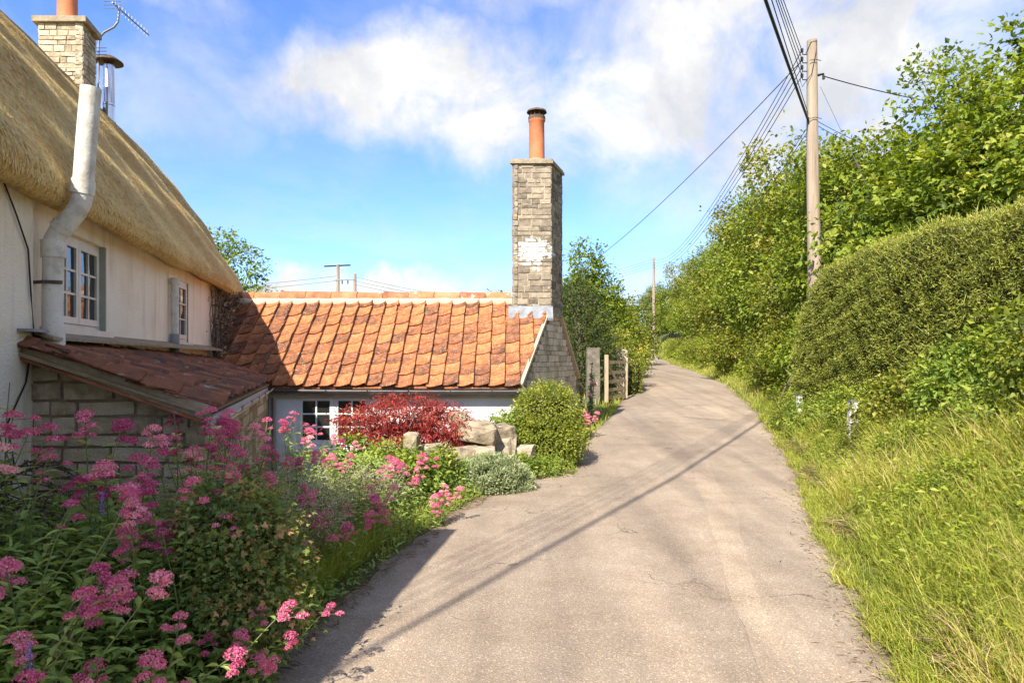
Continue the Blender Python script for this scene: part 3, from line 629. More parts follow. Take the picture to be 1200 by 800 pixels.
dk.hexa([(-5.2,12.1,2.62), (GXf(12.1)+e_,12.1,2.62), (GXf(13.9)+e_,13.9,1.17), (-5.2,13.9,1.17), (-5.2,12.1,2.665), (GXf(12.1)+e_,12.1,2.665), (GXf(13.9)+e_,13.9,1.23), (-5.2,13.9,1.23)])
aroof = dk.build('roof', M_tile, annex)
TM = [tile_mesh(.246, .345, .017, 'tile', M_tile, 20+k) for k in range(6)]
keep = lambda p: p.x > -2.3-.225*p.y-.10 and not (0.02 < p.x < .7 and p.y > 11.82)
lay_tiles(aroof, (-5.0, 10.27, 1.205), (1, 0, 0), (0, 1.8, 1.48), 27, 9, .232, .257, TM, np.random.default_rng(4), keep, (Vector((.155, 10.3, 0)), gn.copy()), .026)
MB().beam((GXf(10.28)-.01, 10.27, 1.225), (GXf(11.72)-.01, 11.72, 2.41), .05, .05).build('verge_mortar', M_pmortar, aroof)
MB().beam((GXf(12.5), 12.5, 2.40), (GXf(13.9), 13.9, 1.25), .06, .06).build('verge_mortar', M_pmortar, aroof)
th = np.linspace(-.1, math.pi+.1, 9)
def ridge_mesh(k):
    G = np.array([[(x, -r_*math.cos(a), r_*math.sin(a)*.92) for a in th] for x, r_ in ((0, .128), (.44, .122))]); H = np.array([[(x, -(r_-.02)*math.cos(a), (r_-.02)*math.sin(a)*.92) for a in th] for x, r_ in ((0, .128), (.44, .122))])
    m = MB().sheet(G).sheet(H); m.sheet(np.stack([G[0], H[0]], 0)); m.sheet(np.stack([G[1], H[1]], 0)); return m.mesh('ridge_tile', M_ridge, True)
RM = ridge_mesh(0); r2 = np.random.default_rng(9)
for k in range(11):
    link('ridge_tile', RM, aroof, M=Matrix.Translation((-4.98+k*.452, 12.1, 2.70+r2.normal(0, .006)))@Matrix.Rotation(r2.normal(0, .012), 4, 'Y'))
mr = MB(); xs = np.linspace(-4.95, .02, 60); mr.sheet(np.array([[(x, 11.93+.012*math.sin(x*9), 2.56), (x, 11.90+.008*math.sin(x*11), 2.61), (x, 11.95, 2.675+.006*math.sin(x*14)), (x, 12.01, 2.70)] for x in xs]))
mr.build('ridge_mortar', M_pmortar, aroof, True)
cp2 = [(0, 11.76), (.675, 11.76), (.675+.245, 12.49), (.245, 12.49)]
ch2 = stack(annex, cp2, 2.36, 4.98, stones('stack_stone', M_stack), .098, .22, M_jmortar, np.random.default_rng(31))
for p in ch2.children: p.name = 'stone'
core_prism(grow(cp2, .055), 4.98, 5.03, M_slab, 'cap_slab', ch2); core_prism(grow(cp2, .02), 5.03, 5.065, M_slab, 'cap_slab', ch2)
pc = (.44, 12.12, 5.05)
MB().lathe([(.22, .0), (.19, .05), (.145, .10), (.14, .10)], pc, 18).build('flaunching', M_slab, ch2, True)
pot = MB().lathe([(.14, .03), (.137, .40), (.133, .76), (.15, .78), (.15, .82), (.11, .82)], pc, 20).build('chimney_pot', M_pot, ch2, True)
cw = MB(); cw.lathe([(.152, .80), (.152, .86), (.14, .87)], pc, 18)
for k in range(10): a = k*math.pi/5; cw.tube([(pc[0]+.13*math.cos(a), pc[1]+.13*math.sin(a), pc[2]+.86), (pc[0]+.13*math.cos(a), pc[1]+.13*math.sin(a), pc[2]+.97)], .006, 5)
cw.lathe([(.18, .94), (.17, .97), (.02, 1.03), (.0, 1.03)], pc, 18); cw.build('cowl', M_rust, ch2)
lf = MB().hexa([(-.06,11.60,2.275), (.70,11.60,2.275), (.70,11.75,2.40), (-.06,11.75,2.40), (-.06,11.59,2.315), (.70,11.59,2.315), (.70,11.735,2.53), (-.06,11.735,2.53)]).build('lead_flashing', M_lead, ch2)
gg = gutter((-3.72, 10.235, 1.165), (GXf(10.25)+.02, 10.235, 1.15), .055, M_gutter, annex, .008)
for xx in np.arange(-3.4, .2, .62): MB().tube([(xx, 10.235+.062*math.cos(a), 1.16+.062*math.sin(a)) for a in np.linspace(math.pi, 2*math.pi, 8)], .008, 6).build('bracket', M_gutter, gg)
MB().box(-3.75, GXf(10.4), 10.345, 10.375, 1.03, 1.15).build('fascia', M_fascia, annex)
MB().box(-3.75, GXf(10.4), 10.375, 10.418, 1.03, 1.045).build('soffit', M_fascia, annex)
# ---------------------------------------------------------------- foliage materials
G1 = leafmat('hazel_leaf', [(.0, (.065, .09, .012)), (.45, (.20, .24, .026)), (.8, (.32, .34, .045)), (1, (.44, .40, .08))], .40)
G2 = leafmat('sycamore_leaf', [(.0, (.07, .11, .012)), (.45, (.205, .285, .026)), (.8, (.33, .39, .042)), (1, (.43, .45, .08))], .42)
G3 = leafmat('dark_conifer_leaf', [(.0, (.02, .04, .012)), (.5, (.06, .09, .022)), (1, (.15, .16, .04))], .2)
G4 = leafmat('golden_shrub_leaf', [(.0, (.07, .11, .015)), (.45, (.20, .26, .03)), (.8, (.38, .36, .05)), (1, (.5, .42, .08))], .35)
G5 = leafmat('box_leaf', [(.0, (.08, .11, .014)), (.45, (.22, .265, .03)), (.8, (.34, .37, .05)), (1, (.45, .43, .09))], .3, .4)
G6 = leafmat('silver_leaf', [(.0, (.12, .16, .07)), (.5, (.32, .37, .18)), (1, (.50, .53, .32))], .2, .8, .1)
G7 = leafmat('valerian_leaf', [(.0, (.11, .18, .04)), (.45, (.28, .40, .09)), (.8, (.40, .52, .13)), (1, (.50, .56, .17))], .36, .45)
G8 = leafmat('maple_red_leaf', [(.0, (.14, .02, .02)), (.5, (.36, .05, .045)), (.85, (.52, .11, .08)), (1, (.60, .24, .15))], .4)
G9 = leafmat('reddening_leaf', [(.0, (.08, .13, .035)), (.42, (.20, .28, .06)), (.6, (.34, .33, .08)), (.78, (.52, .30, .13)), (1, (.64, .36, .19))], .3)
G10 = leafmat('lime_leaf', [(.0, (.07, .13, .018)), (.5, (.21, .31, .035)), (1, (.40, .44, .08))], .38)
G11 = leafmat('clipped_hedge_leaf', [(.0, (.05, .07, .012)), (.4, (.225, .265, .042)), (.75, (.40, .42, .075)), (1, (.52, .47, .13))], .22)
G12 = leafmat('cotoneaster_leaf', [(.0, (.012, .03, .010)), (.5, (.04, .07, .016)), (1, (.12, .13, .03))], .15, .35)
GW = leafmat('bank_weed_leaf', [(.0, (.08, .12, .014)), (.45, (.25, .32, .036)), (.8, (.41, .45, .065)), (1, (.52, .50, .11))], .42)
GR = leafmat('verge_grass', [(.0, (.09, .13, .018)), (.35, (.27, .335, .042)), (.65, (.44, .465, .075)), (.85, (.64, .54, .16)), (1, (.74, .58, .30))], .38, .55)
PK = leafmat('valerian_floret', [(.0, (.48, .06, .20)), (.5, (.80, .19, .38)), (.85, (.88, .38, .52)), (1, (.93, .60, .66))], .3, .6)
SEED = leafmat('pale_seedhead', [(.0, (.26, .20, .14)), (.5, (.48, .42, .32)), (1, (.66, .60, .48))], .25, .8, .1)
STEM = leafmat('green_stem', [(.0, (.07, .10, .035)), (.6, (.16, .20, .07)), (1, (.30, .20, .12))], 0, .6)
DRY = leafmat('dry_litter', [(.0, (.10, .065, .035)), (.5, (.26, .18, .10)), (1, (.46, .34, .20))], .1, .9)
LIL = leafmat('lilac_floret', [(.0, (.16, .10, .36)), (1, (.42, .33, .70))], .2, .6)
CORE = simple('hedge_twigs', [(.3, (.018, .02, .008)), (.7, (.05, .045, .02))], 1., 12, .5, 30, .05)

# ---------------------------------------------------------------- foliage geometry
def leaves(P, D, N, L, W, t, fold=.18, rich=False):
    n = len(P); D = nrm(D); S_ = nrm(np.cross(D, N)); N = np.cross(S_, D); L = np.broadcast_to(L, (n,))[:, None]; W = np.broadcast_to(W, (n,))[:, None]
    if not rich:
        V = np.stack([P, P+D*L*.45+S_*W*.5+N*W*fold, P+D*L-N*L*.08, P+D*L*.45-S_*W*.5+N*W*fold], 1)
        F = (np.arange(n)*4)[:, None, None]+np.array([[0, 1, 2], [0, 2, 3]])[None]; k = 4
    else:
        def q(a, b, h): return P+D*L*a+S_*W*b+N*(W*h)-N*L*(.22*a*a)
        V = np.stack([P, q(.3, .42, fold), q(.33, 0, 0), q(.3, -.42, fold), q(.62, .40, fold), q(.66, 0, 0), q(.62, -.40, fold), q(1, 0, 0)], 1)
        F = (np.arange(n)*8)[:, None, None]+np.array([[0, 1, 2], [0, 2, 3], [1, 4, 2], [2, 4, 5], [2, 5, 3], [3, 5, 6], [4, 7, 5], [5, 7, 6]])[None]; k = 8
    return V.reshape(-1, 3), F.reshape(-1, 3), np.repeat(np.broadcast_to(t, (n,)), k)
def lobed(P, D, N, L, W, t):
    D = nrm(D); S_ = nrm(np.cross(D, N)); N2 = np.cross(S_, D); out = []
    for an, k in ((0, 1.), (.95, .72), (-.95, .72)): out.append(leaves(P, D*math.cos(an)+S_*math.sin(an), N2, L*k, W*k*.75, t, .12))
    n = [len(o[0]) for o in out]; return np.concatenate([o[0] for o in out]), np.concatenate([out[0][1], out[1][1]+n[0], out[2][1]+n[0]+n[1]]), np.concatenate([o[2] for o in out])
def blades(P, D, L, W, t, bend=.5, seed=0):
    r = np.random.default_rng(seed); n = len(P); D = nrm(D); a = r.uniform(0, 2*np.pi, n); S_ = np.stack([np.cos(a), np.sin(a), 0*a], -1)*W[:, None]*.5
    H = nrm(np.stack([r.normal(0, 1, n), r.normal(0, 1, n), 0*a], -1)); L = L[:, None]; b = bend*r.uniform(.2, 1.3, n)[:, None]
    m = P+D*L*.55+H*L*.12*b; tp = P+D*L*(1-.25*b)+H*L*.55*b-np.array([0, 0, 1])*L*.18*b
    V = np.stack([P-S_, P+S_, m+S_*.8, m-S_*.8, tp], 1).reshape(-1, 3)
    i = (np.arange(n)*5)[:, None, None]; F = (i+np.array([[0, 1, 2], [0, 2, 3], [3, 2, 4]])[None]).reshape(-1, 3)
    return V, F, np.repeat(t, 5)
def sph(r, n): return nrm(r.normal(0, 1, (n, 3)))
def crown(r, lobes, ncl, per, cs, L, W, shell=(.55, 1.), droop=.25, flat=.7, tb=.5, tv=.2, lo=None, fn=None):
    lobes = np.array(lobes, float); wgt = (lobes[:, 3:]**2).sum(1); k = r.choice(len(lobes), ncl, p=wgt/wgt.sum())
    u = sph(r, ncl); rad = r.uniform(*shell, ncl)[:, None]; c = lobes[k, :3]+u*rad*lobes[k, 3:]
    if lo is not None: c[:, 2] = np.maximum(c[:, 2], lo+r.uniform(0, .5, ncl))
    ct = r.normal(0, tv, ncl); cz = cs*r.uniform(.6, 1.4, ncl)
    o = r.normal(0, .5, (ncl, per, 3))*np.array([1, 1, flat]); P = c[:, None]+o*cz[:, None, None]
    D = nrm(u[:, None]*.5+o*.7+r.normal(0, .5, (ncl, per, 3))-np.array([0, 0, droop])); N = nrm(np.array([0, 0, .8])+u[:, None]*.45+r.normal(0, .45, (ncl, per, 3)))
    t = np.clip(tb+ct[:, None]+.12*o[..., 2]+r.normal(0, .13, (ncl, per)), 0, 1); s = r.uniform(.45, 1.4, (ncl, per))
    n = ncl*per; return (fn or leaves)(P.reshape(n, 3), D.reshape(n, 3), N.reshape(n, 3), (L*s).ravel(), (W*s).ravel(), t.ravel()), c
def tree(name, label, cat, loc, lobes, ncl, per, cs, L, W, mat, seed, trunk_r=.12, group=None, lo=None, nlimb=14, droop=.25, tb=.5, tv=.2, shell=(.5, 1.), parts=('crown', 'trunk'), stems=1, flat=.7, fn=None):
    r = np.random.default_rng(seed); root = thing(name, label, cat, loc, group)
    (V, F, T), c = crown(r, lobes, ncl, per, cs, L, W, shell, droop, flat, tb, tv, lo, fn)
    MB().add(V, F, T).build(parts[0], mat, root, local=True)
    tk = MB(); top = max(l[2] for l in lobes)
    for s in range(stems):
        bx, by = (r.normal(0, .25, 2) if stems > 1 else (0, 0)); tx, ty = lobes[s % len(lobes)][0]*.6, lobes[s % len(lobes)][1]*.6
        pts = [(bx+(tx-bx)*q**1.5+r.normal(0, .03)*top*.3, by+(ty-by)*q**1.5+r.normal(0, .03)*top*.3, -.15+(top+.15)*q) for q in np.linspace(0, 1, 7)]
        tk.tube(pts, np.linspace(trunk_r, trunk_r*.3, 7)/math.sqrt(stems), 8)
        for q in r.choice(len(c), min(nlimb, len(c)), replace=False):
            b = np.array(pts[int(r.integers(2, 5))]); e = c[q]; m = (b+e)/2+r.normal(0, .08, 3)*np.linalg.norm(e-b)
            tk.tube([b, m, e], [trunk_r*.35, trunk_r*.22, trunk_r*.06], 5, cap=False)
    tk.build(parts[1], M_bark, root, local=True)
    return root
def place(o, x, y, z=None, rz=0., s=1.):
    o.location = (x, y, float(gz(x, y)) if z is None else z); o.rotation_euler = (0, 0, rz); o.scale = (s, s, s); return o

# ---------------------------------------------------------------- trees and hedgerow on the right bank
tree('sycamore_tree', 'big bright green broadleaf tree rising above the clipped hedge', 'tree', (10.6, 12.8, 1.9),
     [(0, 0, 3.9, 2.7, 2.4, 2.5), (1.6, 0, 5.0, 2.4, 2.2, 2.7), (-1.6, .6, 2.9, 1.9, 1.8, 1.5), (-.3, -1.2, 2.6, 2.3, 1.3, 1.5), (-2.8, 1.2, 2.0, 1.6, 1.5, 1.3)], 1150, 26, .42, .13, .10, G2, 41, .2, nlimb=30, tv=.3, fn=lobed)
VAR = []
for v in range(4):
    VAR.append(tree('hedgerow_tree', 'dense green hedgerow tree in the tall row along the bank', 'tree', (0, 0, 0),
        [(0, 0, 3.4, 1.7, 1.9, 2.3), (-.6, .5, 2.0, 1.6, 2.0, 1.7), (.5, -.6, 4.3, 1.5, 1.5, 1.7), (-.9, -.4, 1.5, 1.4, 1.9, 1.2), (.2, .9, 4.6+.4*v, 1.1, 1.1, 1.3)], 620, 30, .40, .125, .085, G1 if v % 2 else G2, 50+v, .13,
        group='hedgerow trees along the right bank', lo=.55, nlimb=16, tv=.28, tb=.44+.05*v, stems=3))
SPOTS = [(8.9, 17.6, 1.0, 1.1), (9.6, 20.0, 1.02, 0), (11.5, 17.0, 1.05, 2), (9.8, 23.0, 1.05, 2.2), (10.5, 26.5, 1.1, .8), (11.2, 30.2, 1.12, 1.9), (12.0, 34.2, 1.1, 3.), (12.8, 38.6, 1.12, .4), (13.7, 43.5, 1.15, 2.6), (14.6, 49, 1.12, 1.5), (15.4, 55, 1.1, .2), (16.0, 62, 1.05, 2.), (16.6, 70, 1.0, 1.), (17, 80, 1.0, 2.9)]
ORD = ['first', 'second', 'third', 'fourth', 'fifth', 'sixth', 'seventh', 'eighth', 'ninth', 'tenth', 'eleventh', 'twelfth', 'thirteenth', 'fourteenth', 'fifteenth']
for i, (x, y_, s, a) in enumerate(SPOTS):
    o = VAR[i] if i < 4 else copy_tree(VAR[i % 4]); place(o, x, y_, None, a, s)
    o['label'] = 'dense green tree standing behind the first trees of the bank row' if i == 2 else '%s dense green hedgerow tree along the bank, counting away from the tall pole' % ORD[i if i < 2 else i-1]
# ivy-clad shrubs at the foot of the row
SHV = [tree('bank_shrub', 'leafy low shrub at the foot of the hedgerow trees', 'shrub', (0, 0, 0), [(0, 0, .7, .8, 1.1, .9), (.3, .5, .9, .7, .8, .8)], 170, 26, .26, .085, .062, G1 if v else G2, 80+v, .04, group='shrubs below the hedgerow', nlimb=6, stems=3, tb=.55, parts=('foliage', 'stems')) for v in range(3)]
for i in range(15):
    yy = 16.4+i*1.9+.06*i*i; x = float(XR(yy))+1.15+.35*math.sin(i*2.1); o = SHV[i] if i < 3 else copy_tree(SHV[i % 3]); place(o, x, yy, None, i*1.7, .9+.25*math.sin(i*1.3+1)); o['label'] = '%s leafy shrub at the foot of the bank trees, counting away from the pole' % ORD[i]
tree('hawthorn_tree', 'yellowish feathery tree rising behind the tall wooden pole', 'tree', (10.2, 19.3, 2.2), [(0, 0, 3.2, 1.8, 1.6, 2.0), (-.9, .4, 4.2, 1.2, 1.2, 1.1), (1, .3, 3.9, 1.5, 1.2, 1.3)], 420, 22, .36, .11, .07, G10, 91, .12, tb=.35)

# clipped hedge
def hedge(name, label, x0, x1, y0, y1, ztop, mat, seed, n, L, W, wob=.12):
    r = np.random.default_rng(seed); root = thing(name, label, 'hedge', ((x0+x1)/2, (y0+y1)/2, float(gz((x0+x1)/2, (y0+y1)/2))))
    ny, na = 40, 15; G = []
    for j in range(ny+1):
        yy = y0+(y1-y0)*j/ny; e = math.sqrt(max(0, 1-abs(2*j/ny-1)**8)); row = []
        for a in np.linspace(0, math.pi, na):
            c, s = math.cos(a), math.sin(a); cx = (x0+x1)/2+(x1-x0)/2*e*np.sign(c)*abs(c)**.32*-1; zb = float(gz(cx, yy))-.2
            row.append((cx+wob*math.sin(yy*2.1+a*3), yy, zb+(ztop(yy)-zb)*abs(s)**.42*(.25+.75*e)+wob*.4*math.sin(yy*3.3+a*2)))
        G.append(row)
    G = np.array(G); MB().sheet(G).build('twig_core', CORE, root)
    a, b, c, d = G[:-1, :-1], G[1:, :-1], G[1:, 1:], G[:-1, 1:]; nr = np.cross(b-a, d-a).reshape(-1, 3); ar = np.linalg.norm(nr, axis=1); nr = nrm(nr)
    cen = np.array([(x0+x1)/2, (y0+y1)/2, 1.2]); nr *= np.sign(((a.reshape(-1, 3)-cen)*nr).sum(1))[:, None]
    k = r.choice(len(ar), n, p=ar/ar.sum()); u, v = r.random((2, n, 1))
    P = a.reshape(-1, 3)[k]*(1-u)*(1-v)+b.reshape(-1, 3)[k]*u*(1-v)+c.reshape(-1, 3)[k]*u*v+d.reshape(-1, 3)[k]*(1-u)*v
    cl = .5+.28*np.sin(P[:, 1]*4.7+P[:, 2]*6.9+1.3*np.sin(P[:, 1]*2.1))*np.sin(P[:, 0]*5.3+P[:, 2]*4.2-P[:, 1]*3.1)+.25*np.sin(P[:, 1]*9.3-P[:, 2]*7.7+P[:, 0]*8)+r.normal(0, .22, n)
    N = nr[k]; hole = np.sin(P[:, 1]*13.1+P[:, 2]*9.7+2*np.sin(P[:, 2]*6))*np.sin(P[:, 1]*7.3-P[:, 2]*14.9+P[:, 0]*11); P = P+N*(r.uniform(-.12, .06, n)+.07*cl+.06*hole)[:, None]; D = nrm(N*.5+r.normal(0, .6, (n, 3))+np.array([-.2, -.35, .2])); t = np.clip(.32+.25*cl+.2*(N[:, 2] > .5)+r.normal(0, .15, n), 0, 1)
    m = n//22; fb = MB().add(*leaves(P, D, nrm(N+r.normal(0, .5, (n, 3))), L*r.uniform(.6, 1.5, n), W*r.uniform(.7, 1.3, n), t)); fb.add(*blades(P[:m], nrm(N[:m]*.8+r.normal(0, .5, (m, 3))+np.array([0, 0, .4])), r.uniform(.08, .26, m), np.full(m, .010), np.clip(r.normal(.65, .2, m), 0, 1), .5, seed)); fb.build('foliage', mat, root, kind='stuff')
    return root
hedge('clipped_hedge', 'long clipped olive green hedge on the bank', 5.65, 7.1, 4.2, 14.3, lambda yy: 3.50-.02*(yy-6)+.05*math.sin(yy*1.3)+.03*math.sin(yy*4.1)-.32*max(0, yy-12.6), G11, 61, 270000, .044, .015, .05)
BRV = [tree('bramble', 'x', 'bramble', (0, 0, 0), [(0, 0, .5, .55, .7, .6), (.25, .4, .75, .45, .5, .55), (.1, -.4, .35, .5, .5, .4)], 150, 20, .22, .085, .055, (G1, G10, G2)[v], 300+v, .025, group='weedy shrubs below the clipped hedge', nlimb=12, stems=4, tb=.45, tv=.25, parts=('foliage', 'stems')) for v in range(3)]
for i, (x, y_, s, lab) in enumerate(((5.35, 13.4, .5, 'weedy shrub at the far end of the clipped hedge'), (5.25, 12.0, .55, 'second weedy shrub from the far end of the clipped hedge'), (5.3, 10.5, .65, 'third weedy shrub from the far end of the clipped hedge'), (5.35, 9.1, .8, 'tall weedy shrub below the middle of the clipped hedge'), (5.3, 7.9, .85, 'second nearest weedy shrub below the clipped hedge'), (5.25, 6.7, .9, 'nearest weedy shrub at the right edge below the clipped hedge'))):
    o = BRV[i] if i < 3 else copy_tree(BRV[i % 3]); place(o, x, y_, None, i*1.3, s); o['label'] = lab
for i, (sx, y_, s) in enumerate(((1.25, 4.3, .26), (1.9, 4.9, .34), (.95, 5.6, .22), (1.6, 6.3, .38), (2.2, 6.0, .45), (1.0, 7.4, .26), (1.7, 8.2, .42), (.8, 9.0, .24), (1.2, 10.4, .36), (.75, 11.6, .3))):
    o = copy_tree(BRV[(i*2+1) % 3]); place(o, float(XR(y_))+sx, y_, None, i*2.1, s*1.75); o['category'] = 'weeds'; o['group'] = 'weed clumps in the bank grass'
    o['label'] = '%s leafy weed clump in the bank grass, counting away from the viewer' % ORD[i]
# left side, beyond the annex
hedge('low_hedge', 'low clipped green hedge beside the wooden gate', 2.9, 4.1, 20.9, 27.5, lambda yy: 1.72+.05*(yy-21), G5, 62, 26000, .06, .035, .08)
tree('golden_shrub', 'golden yellow shrub behind the gate posts', 'shrub', (2.9, 22.3, .7), [(0, 0, 1.2, 1.0, 1.0, 1.0), (-.6, .4, 1.8, .8, .8, .8), (.8, .8, 1.0, .9, .9, .9)], 420, 26, .26, .08, .055, G4, 71, .05, nlimb=8, parts=('foliage', 'stems'))
tree('conifer', 'dark rounded conifer behind the tall chimney', 'tree', (1.95, 19.8, .5), [(0, 0, 1.6, 1.05, .9, 1.8), (.45, .2, 1.1, 1.0, .8, 1.2), (-.1, .3, 2.8, .7, .6, 1.0)], 620, 40, .24, .08, .026, G3, 72, .1, tb=.55)
tree('ash_tree', 'fresh green pointed tree behind the tall chimney', 'tree', (3.2, 27, .9), [(0, 0, 2.6, 1.35, 1.3, 2.0), (-.2, 0, 4.3, .75, .75, 1.3), (.5, .2, 2.0, 1.2, 1.2, 1.4), (-.8, .2, 3.0, .8, .8, 1.2)], 620, 30, .34, .12, .08, G2, 73, .12, tb=.42)
tree('lane_tree', 'dark green tree where the lane bends away', 'tree', (8.3, 46, 1.3), [(0, 0, 2.4, 1.5, 1.6, 2.4), (-.9, .3, 2.8, 1.3, 1.2, 1.7), (.4, -.8, 1.3, 1.2, 1.2, 1.2)], 380, 24, .42, .14, .10, G1, 74, .15, tb=.32)
tree('lane_tree', 'mid green tree between the ash and the lane', 'tree', (5.9, 37, 1.1), [(0, 0, 1.8, 1.5, 1.5, 1.7), (-.6, 0, 2.6, 1.1, 1.1, 1.3)], 330, 24, .4, .13, .09, G1, 75, .14, tb=.42)
tree('lane_tree', 'tall far tree closing the end of the lane', 'tree', (12.8, 84, 3.0), [(0, 0, 2.4, 3.0, 2., 2.8), (3.5, 0, 3.0, 3., 2.5, 3.2), (-3.5, 0, 2.6, 3., 2.5, 3.)], 620, 22, .7, .22, .16, G1, 76, .2, tb=.38)
tree('garden_shrub', 'mixed green shrubs filling the garden behind the golden shrub', 'shrub', (1.3, 24, .6), [(0, 0, 1.1, 1.2, 1., 1.2), (1.2, 2, 1.3, 1.3, 1.2, 1.3), (3.2, 5.5, 1.1, 1.4, 2., 1.3)], 620, 30, .34, .10, .07, G1, 77, .08, parts=('foliage', 'stems'))
tree('walnut_tree', 'airy green tree showing past the end of the thatch', 'tree', (-9.0, 21, -.4), [(0, 0, 4.6, 1.5, 1.3, 1.5), (.9, 0, 3.4, 1.1, 1.1, 1.5), (-.3, .2, 5.6, .9, .9, .8), (.8, -.2, 4.9, .6, .6, .6)], 260, 18, .28, .12, .07, G2, 78, .12, tb=.45)
tree('far_bush', 'tiny far bush tip just above the ridge beside the chimney', 'bush', (-.7, 30, -.5), [(0, 0, 4.4, .7, .6, .75)], 70, 20, .22, .1, .06, G2, 79, .05)

# ---------------------------------------------------------------- bed by the lane
box_ball = tree('box_ball', 'rounded clipped green box bush at the lane edge', 'bush', (.52, 10.0, .05), [(0, 0, .66, .50, .48, .55), (.02, -.02, .40, .54, .50, .46)], 860, 36, .085, .033, .02, G5, 101, .04, shell=(.88, 1.), tb=.54, tv=.16, parts=('foliage', 'stems'), nlimb=20, flat=1.)
MB().lathe([(.0, .0), (.34, .1), (.38, .5), (.28, .9), (0, 1.04)], (0, 0, 0), 14).build('twig_core', CORE, box_ball, True, local=True)
tree('yellow_groundcover', 'low yellow-green mound spreading at the foot of the box bush', 'plant', (.22, 9.35, .0), [(0, 0, .12, .55, .40, .22), (-.35, .25, .2, .35, .3, .25), (.3, .1, .1, .4, .4, .2)], 330, 26, .06, .03, .018, G10, 102, .015, shell=(.6, 1.), tb=.62, parts=('foliage', 'stems'), nlimb=6)
sv = tree('silver_mound', 'soft silver-green domed plant at the lane edge', 'plant', (-.22, 8.35, .0), [(0, 0, .10, .47, .38, .34), (-.18, .1, .10, .38, .34, .28)], 900, 34, .05, .035, .013, G6, 103, .015, shell=(.82, 1.04), tb=.5, parts=('foliage', 'stems'), nlimb=6, droop=-.5)
MB().lathe([(.0, -.05), (.32, .0), (.30, .16), (.16, .27), (0, .31)], (-.04, .02, 0), 14).build('twig_core', CORE, sv, True, local=True)
mp = tree('japanese_maple', 'low weeping dark red maple in front of the annex wall', 'tree', (-1.38, 9.15, -.15), [(-.05, 0, 1.02, .62, .5, .26), (.45, .05, .88, .45, .4, .30), (-.6, 0, .88, .42, .4, .28), (.0, -.15, .68, .70, .4, .28)], 430, 38, .14, .055, .016, G8, 104, .04, shell=(.55, 1.), droop=.55, tb=.5, nlimb=40, flat=.45)
for i, (x, y_, s, lab) in enumerate(((-1.28, 7.6, 1.0, 'yellow-green leafy plant in front of the red maple'), (-1.85, 7.9, 1.1, 'bright lime leafy plant under the annex window'))):
    tree('lime_plant', lab, 'plant', (x, y_, float(gz(x, y_))), [(0, 0, .28*s, .36, .3, .26), (.25, .1, .2*s, .3, .3, .22)], 150, 22, .10, .055, .035, G10, 105+i, .015, parts=('foliage', 'stems'), nlimb=10, tb=.58)
# tumbled rocks of the bed wall
r3 = np.random.default_rng(12); RK = stones('rock', M_rock)
RSP = [(-.48, 9.05, .56, .36, .34, .64), (-.14, 9.35, .36, .32, .3, .58), (-.62, 8.9, .44, .36, .26, .36), (-.12, 9.05, .42, .36, .3, .14), (-1.0, 8.5, .30, .26, .2, .46), (-1.22, 8.3, .2, .2, .28, .58), (-.80, 8.45, .24, .22, .2, .14), (.18, 9.35, .26, .26, .26, .3), (-1.45, 8.0, .28, .22, .24, .35), (-.36, 8.85, .30, .28, .22, .38), (-.72, 9.05, .26, .24, .18, .84), (-.42, 9.32, .95, .28, .62, .34)]
LB = ['largest rough stone near the top of the bed wall', 'broad stone beside the box bush', 'wide stone under the largest one of the bed wall', 'flat base stone behind the silver mound', 'small squared stone left of the bed wall', 'upright pale stone among the pink flowers', 'small dark stone low beside the silver mound', 'half-hidden stone under the box bush', 'leftmost pale stone among the flowers', 'squarish stone in the middle of the bed wall', 'top left cap stone of the bed wall', 'long stone at the back of the bed wall']
def crag(seed):
    r = np.random.default_rng(seed); bm = bmesh.new(); P = r.uniform(-.5, .5, (34, 3)); P = np.sign(P)*np.abs(2*P)**.55/2
    for p in P: bm.verts.new(p)
    h = bmesh.ops.convex_hull(bm, input=bm.verts[:]); bmesh.ops.delete(bm, geom=[v for v in h['geom_interior'] if isinstance(v, bmesh.types.BMVert)], context='VERTS')
    bmesh.ops.subdivide_edges(bm, edges=bm.edges[:], cuts=2, use_grid_fill=True); bmesh.ops.triangulate(bm, faces=bm.faces[:])
    for v in bm.verts: v.co += Vector(r.normal(0, .016, 3))
    return bm
for k_, ((x, y_, sx, sy, sz, z), lab) in enumerate(zip(RSP, LB)):
    q = Matrix.Rotation(r3.normal(0, .3), 3, 'Z')@Matrix.Rotation(r3.normal(0, .08), 3, 'X')
    bm = crag(500+k_); me = bpy.data.meshes.new('boulder'); bm.to_mesh(me); bm.free(); me.materials.append(M_rock)
    o = link('boulder', me, M=frameM((x, y_, z), q@Vector((1, 0, 0)), q@Vector((0, 1, 0)), q@Vector((0, 0, 1)), sx, sy, sz)); tag(o, lab, 'boulder', 'stones of the bed wall')
for i, (x, y_, s, lab) in enumerate(((-.95, 8.0, .8, 'green leafy plant growing in front of the bed wall stones'), (.05, 9.0, .6, 'yellowish plant between the bed wall and the box bush'), (-.75, 8.2, .55, 'small leafy plant beside the silver mound'), (-.2, 9.75, .9, 'loose pale green plant rising behind the bed wall stones'))):
    tree('bed_plant', lab, 'plant', (x, y_, float(gz(x, y_)) if i < 3 else .35), [(0, 0, .24*s, .30*s, .26*s, .26*s), (.18*s, .05, .36*s, .22*s, .2*s, .26*s)], 130, 20, .09, .05, .026, (G5, G10, G7, G10)[i], 140+i, .012, parts=('foliage', 'stems'), nlimb=10, tb=.5)
core_prism([(-1.5, 8.2), (.2, 9.2), (.3, 9.6), (-.2, 9.7), (-1.6, 8.8)], -.6, .3, M_soil, 'bed_terrace', None)['kind'] = 'structure'

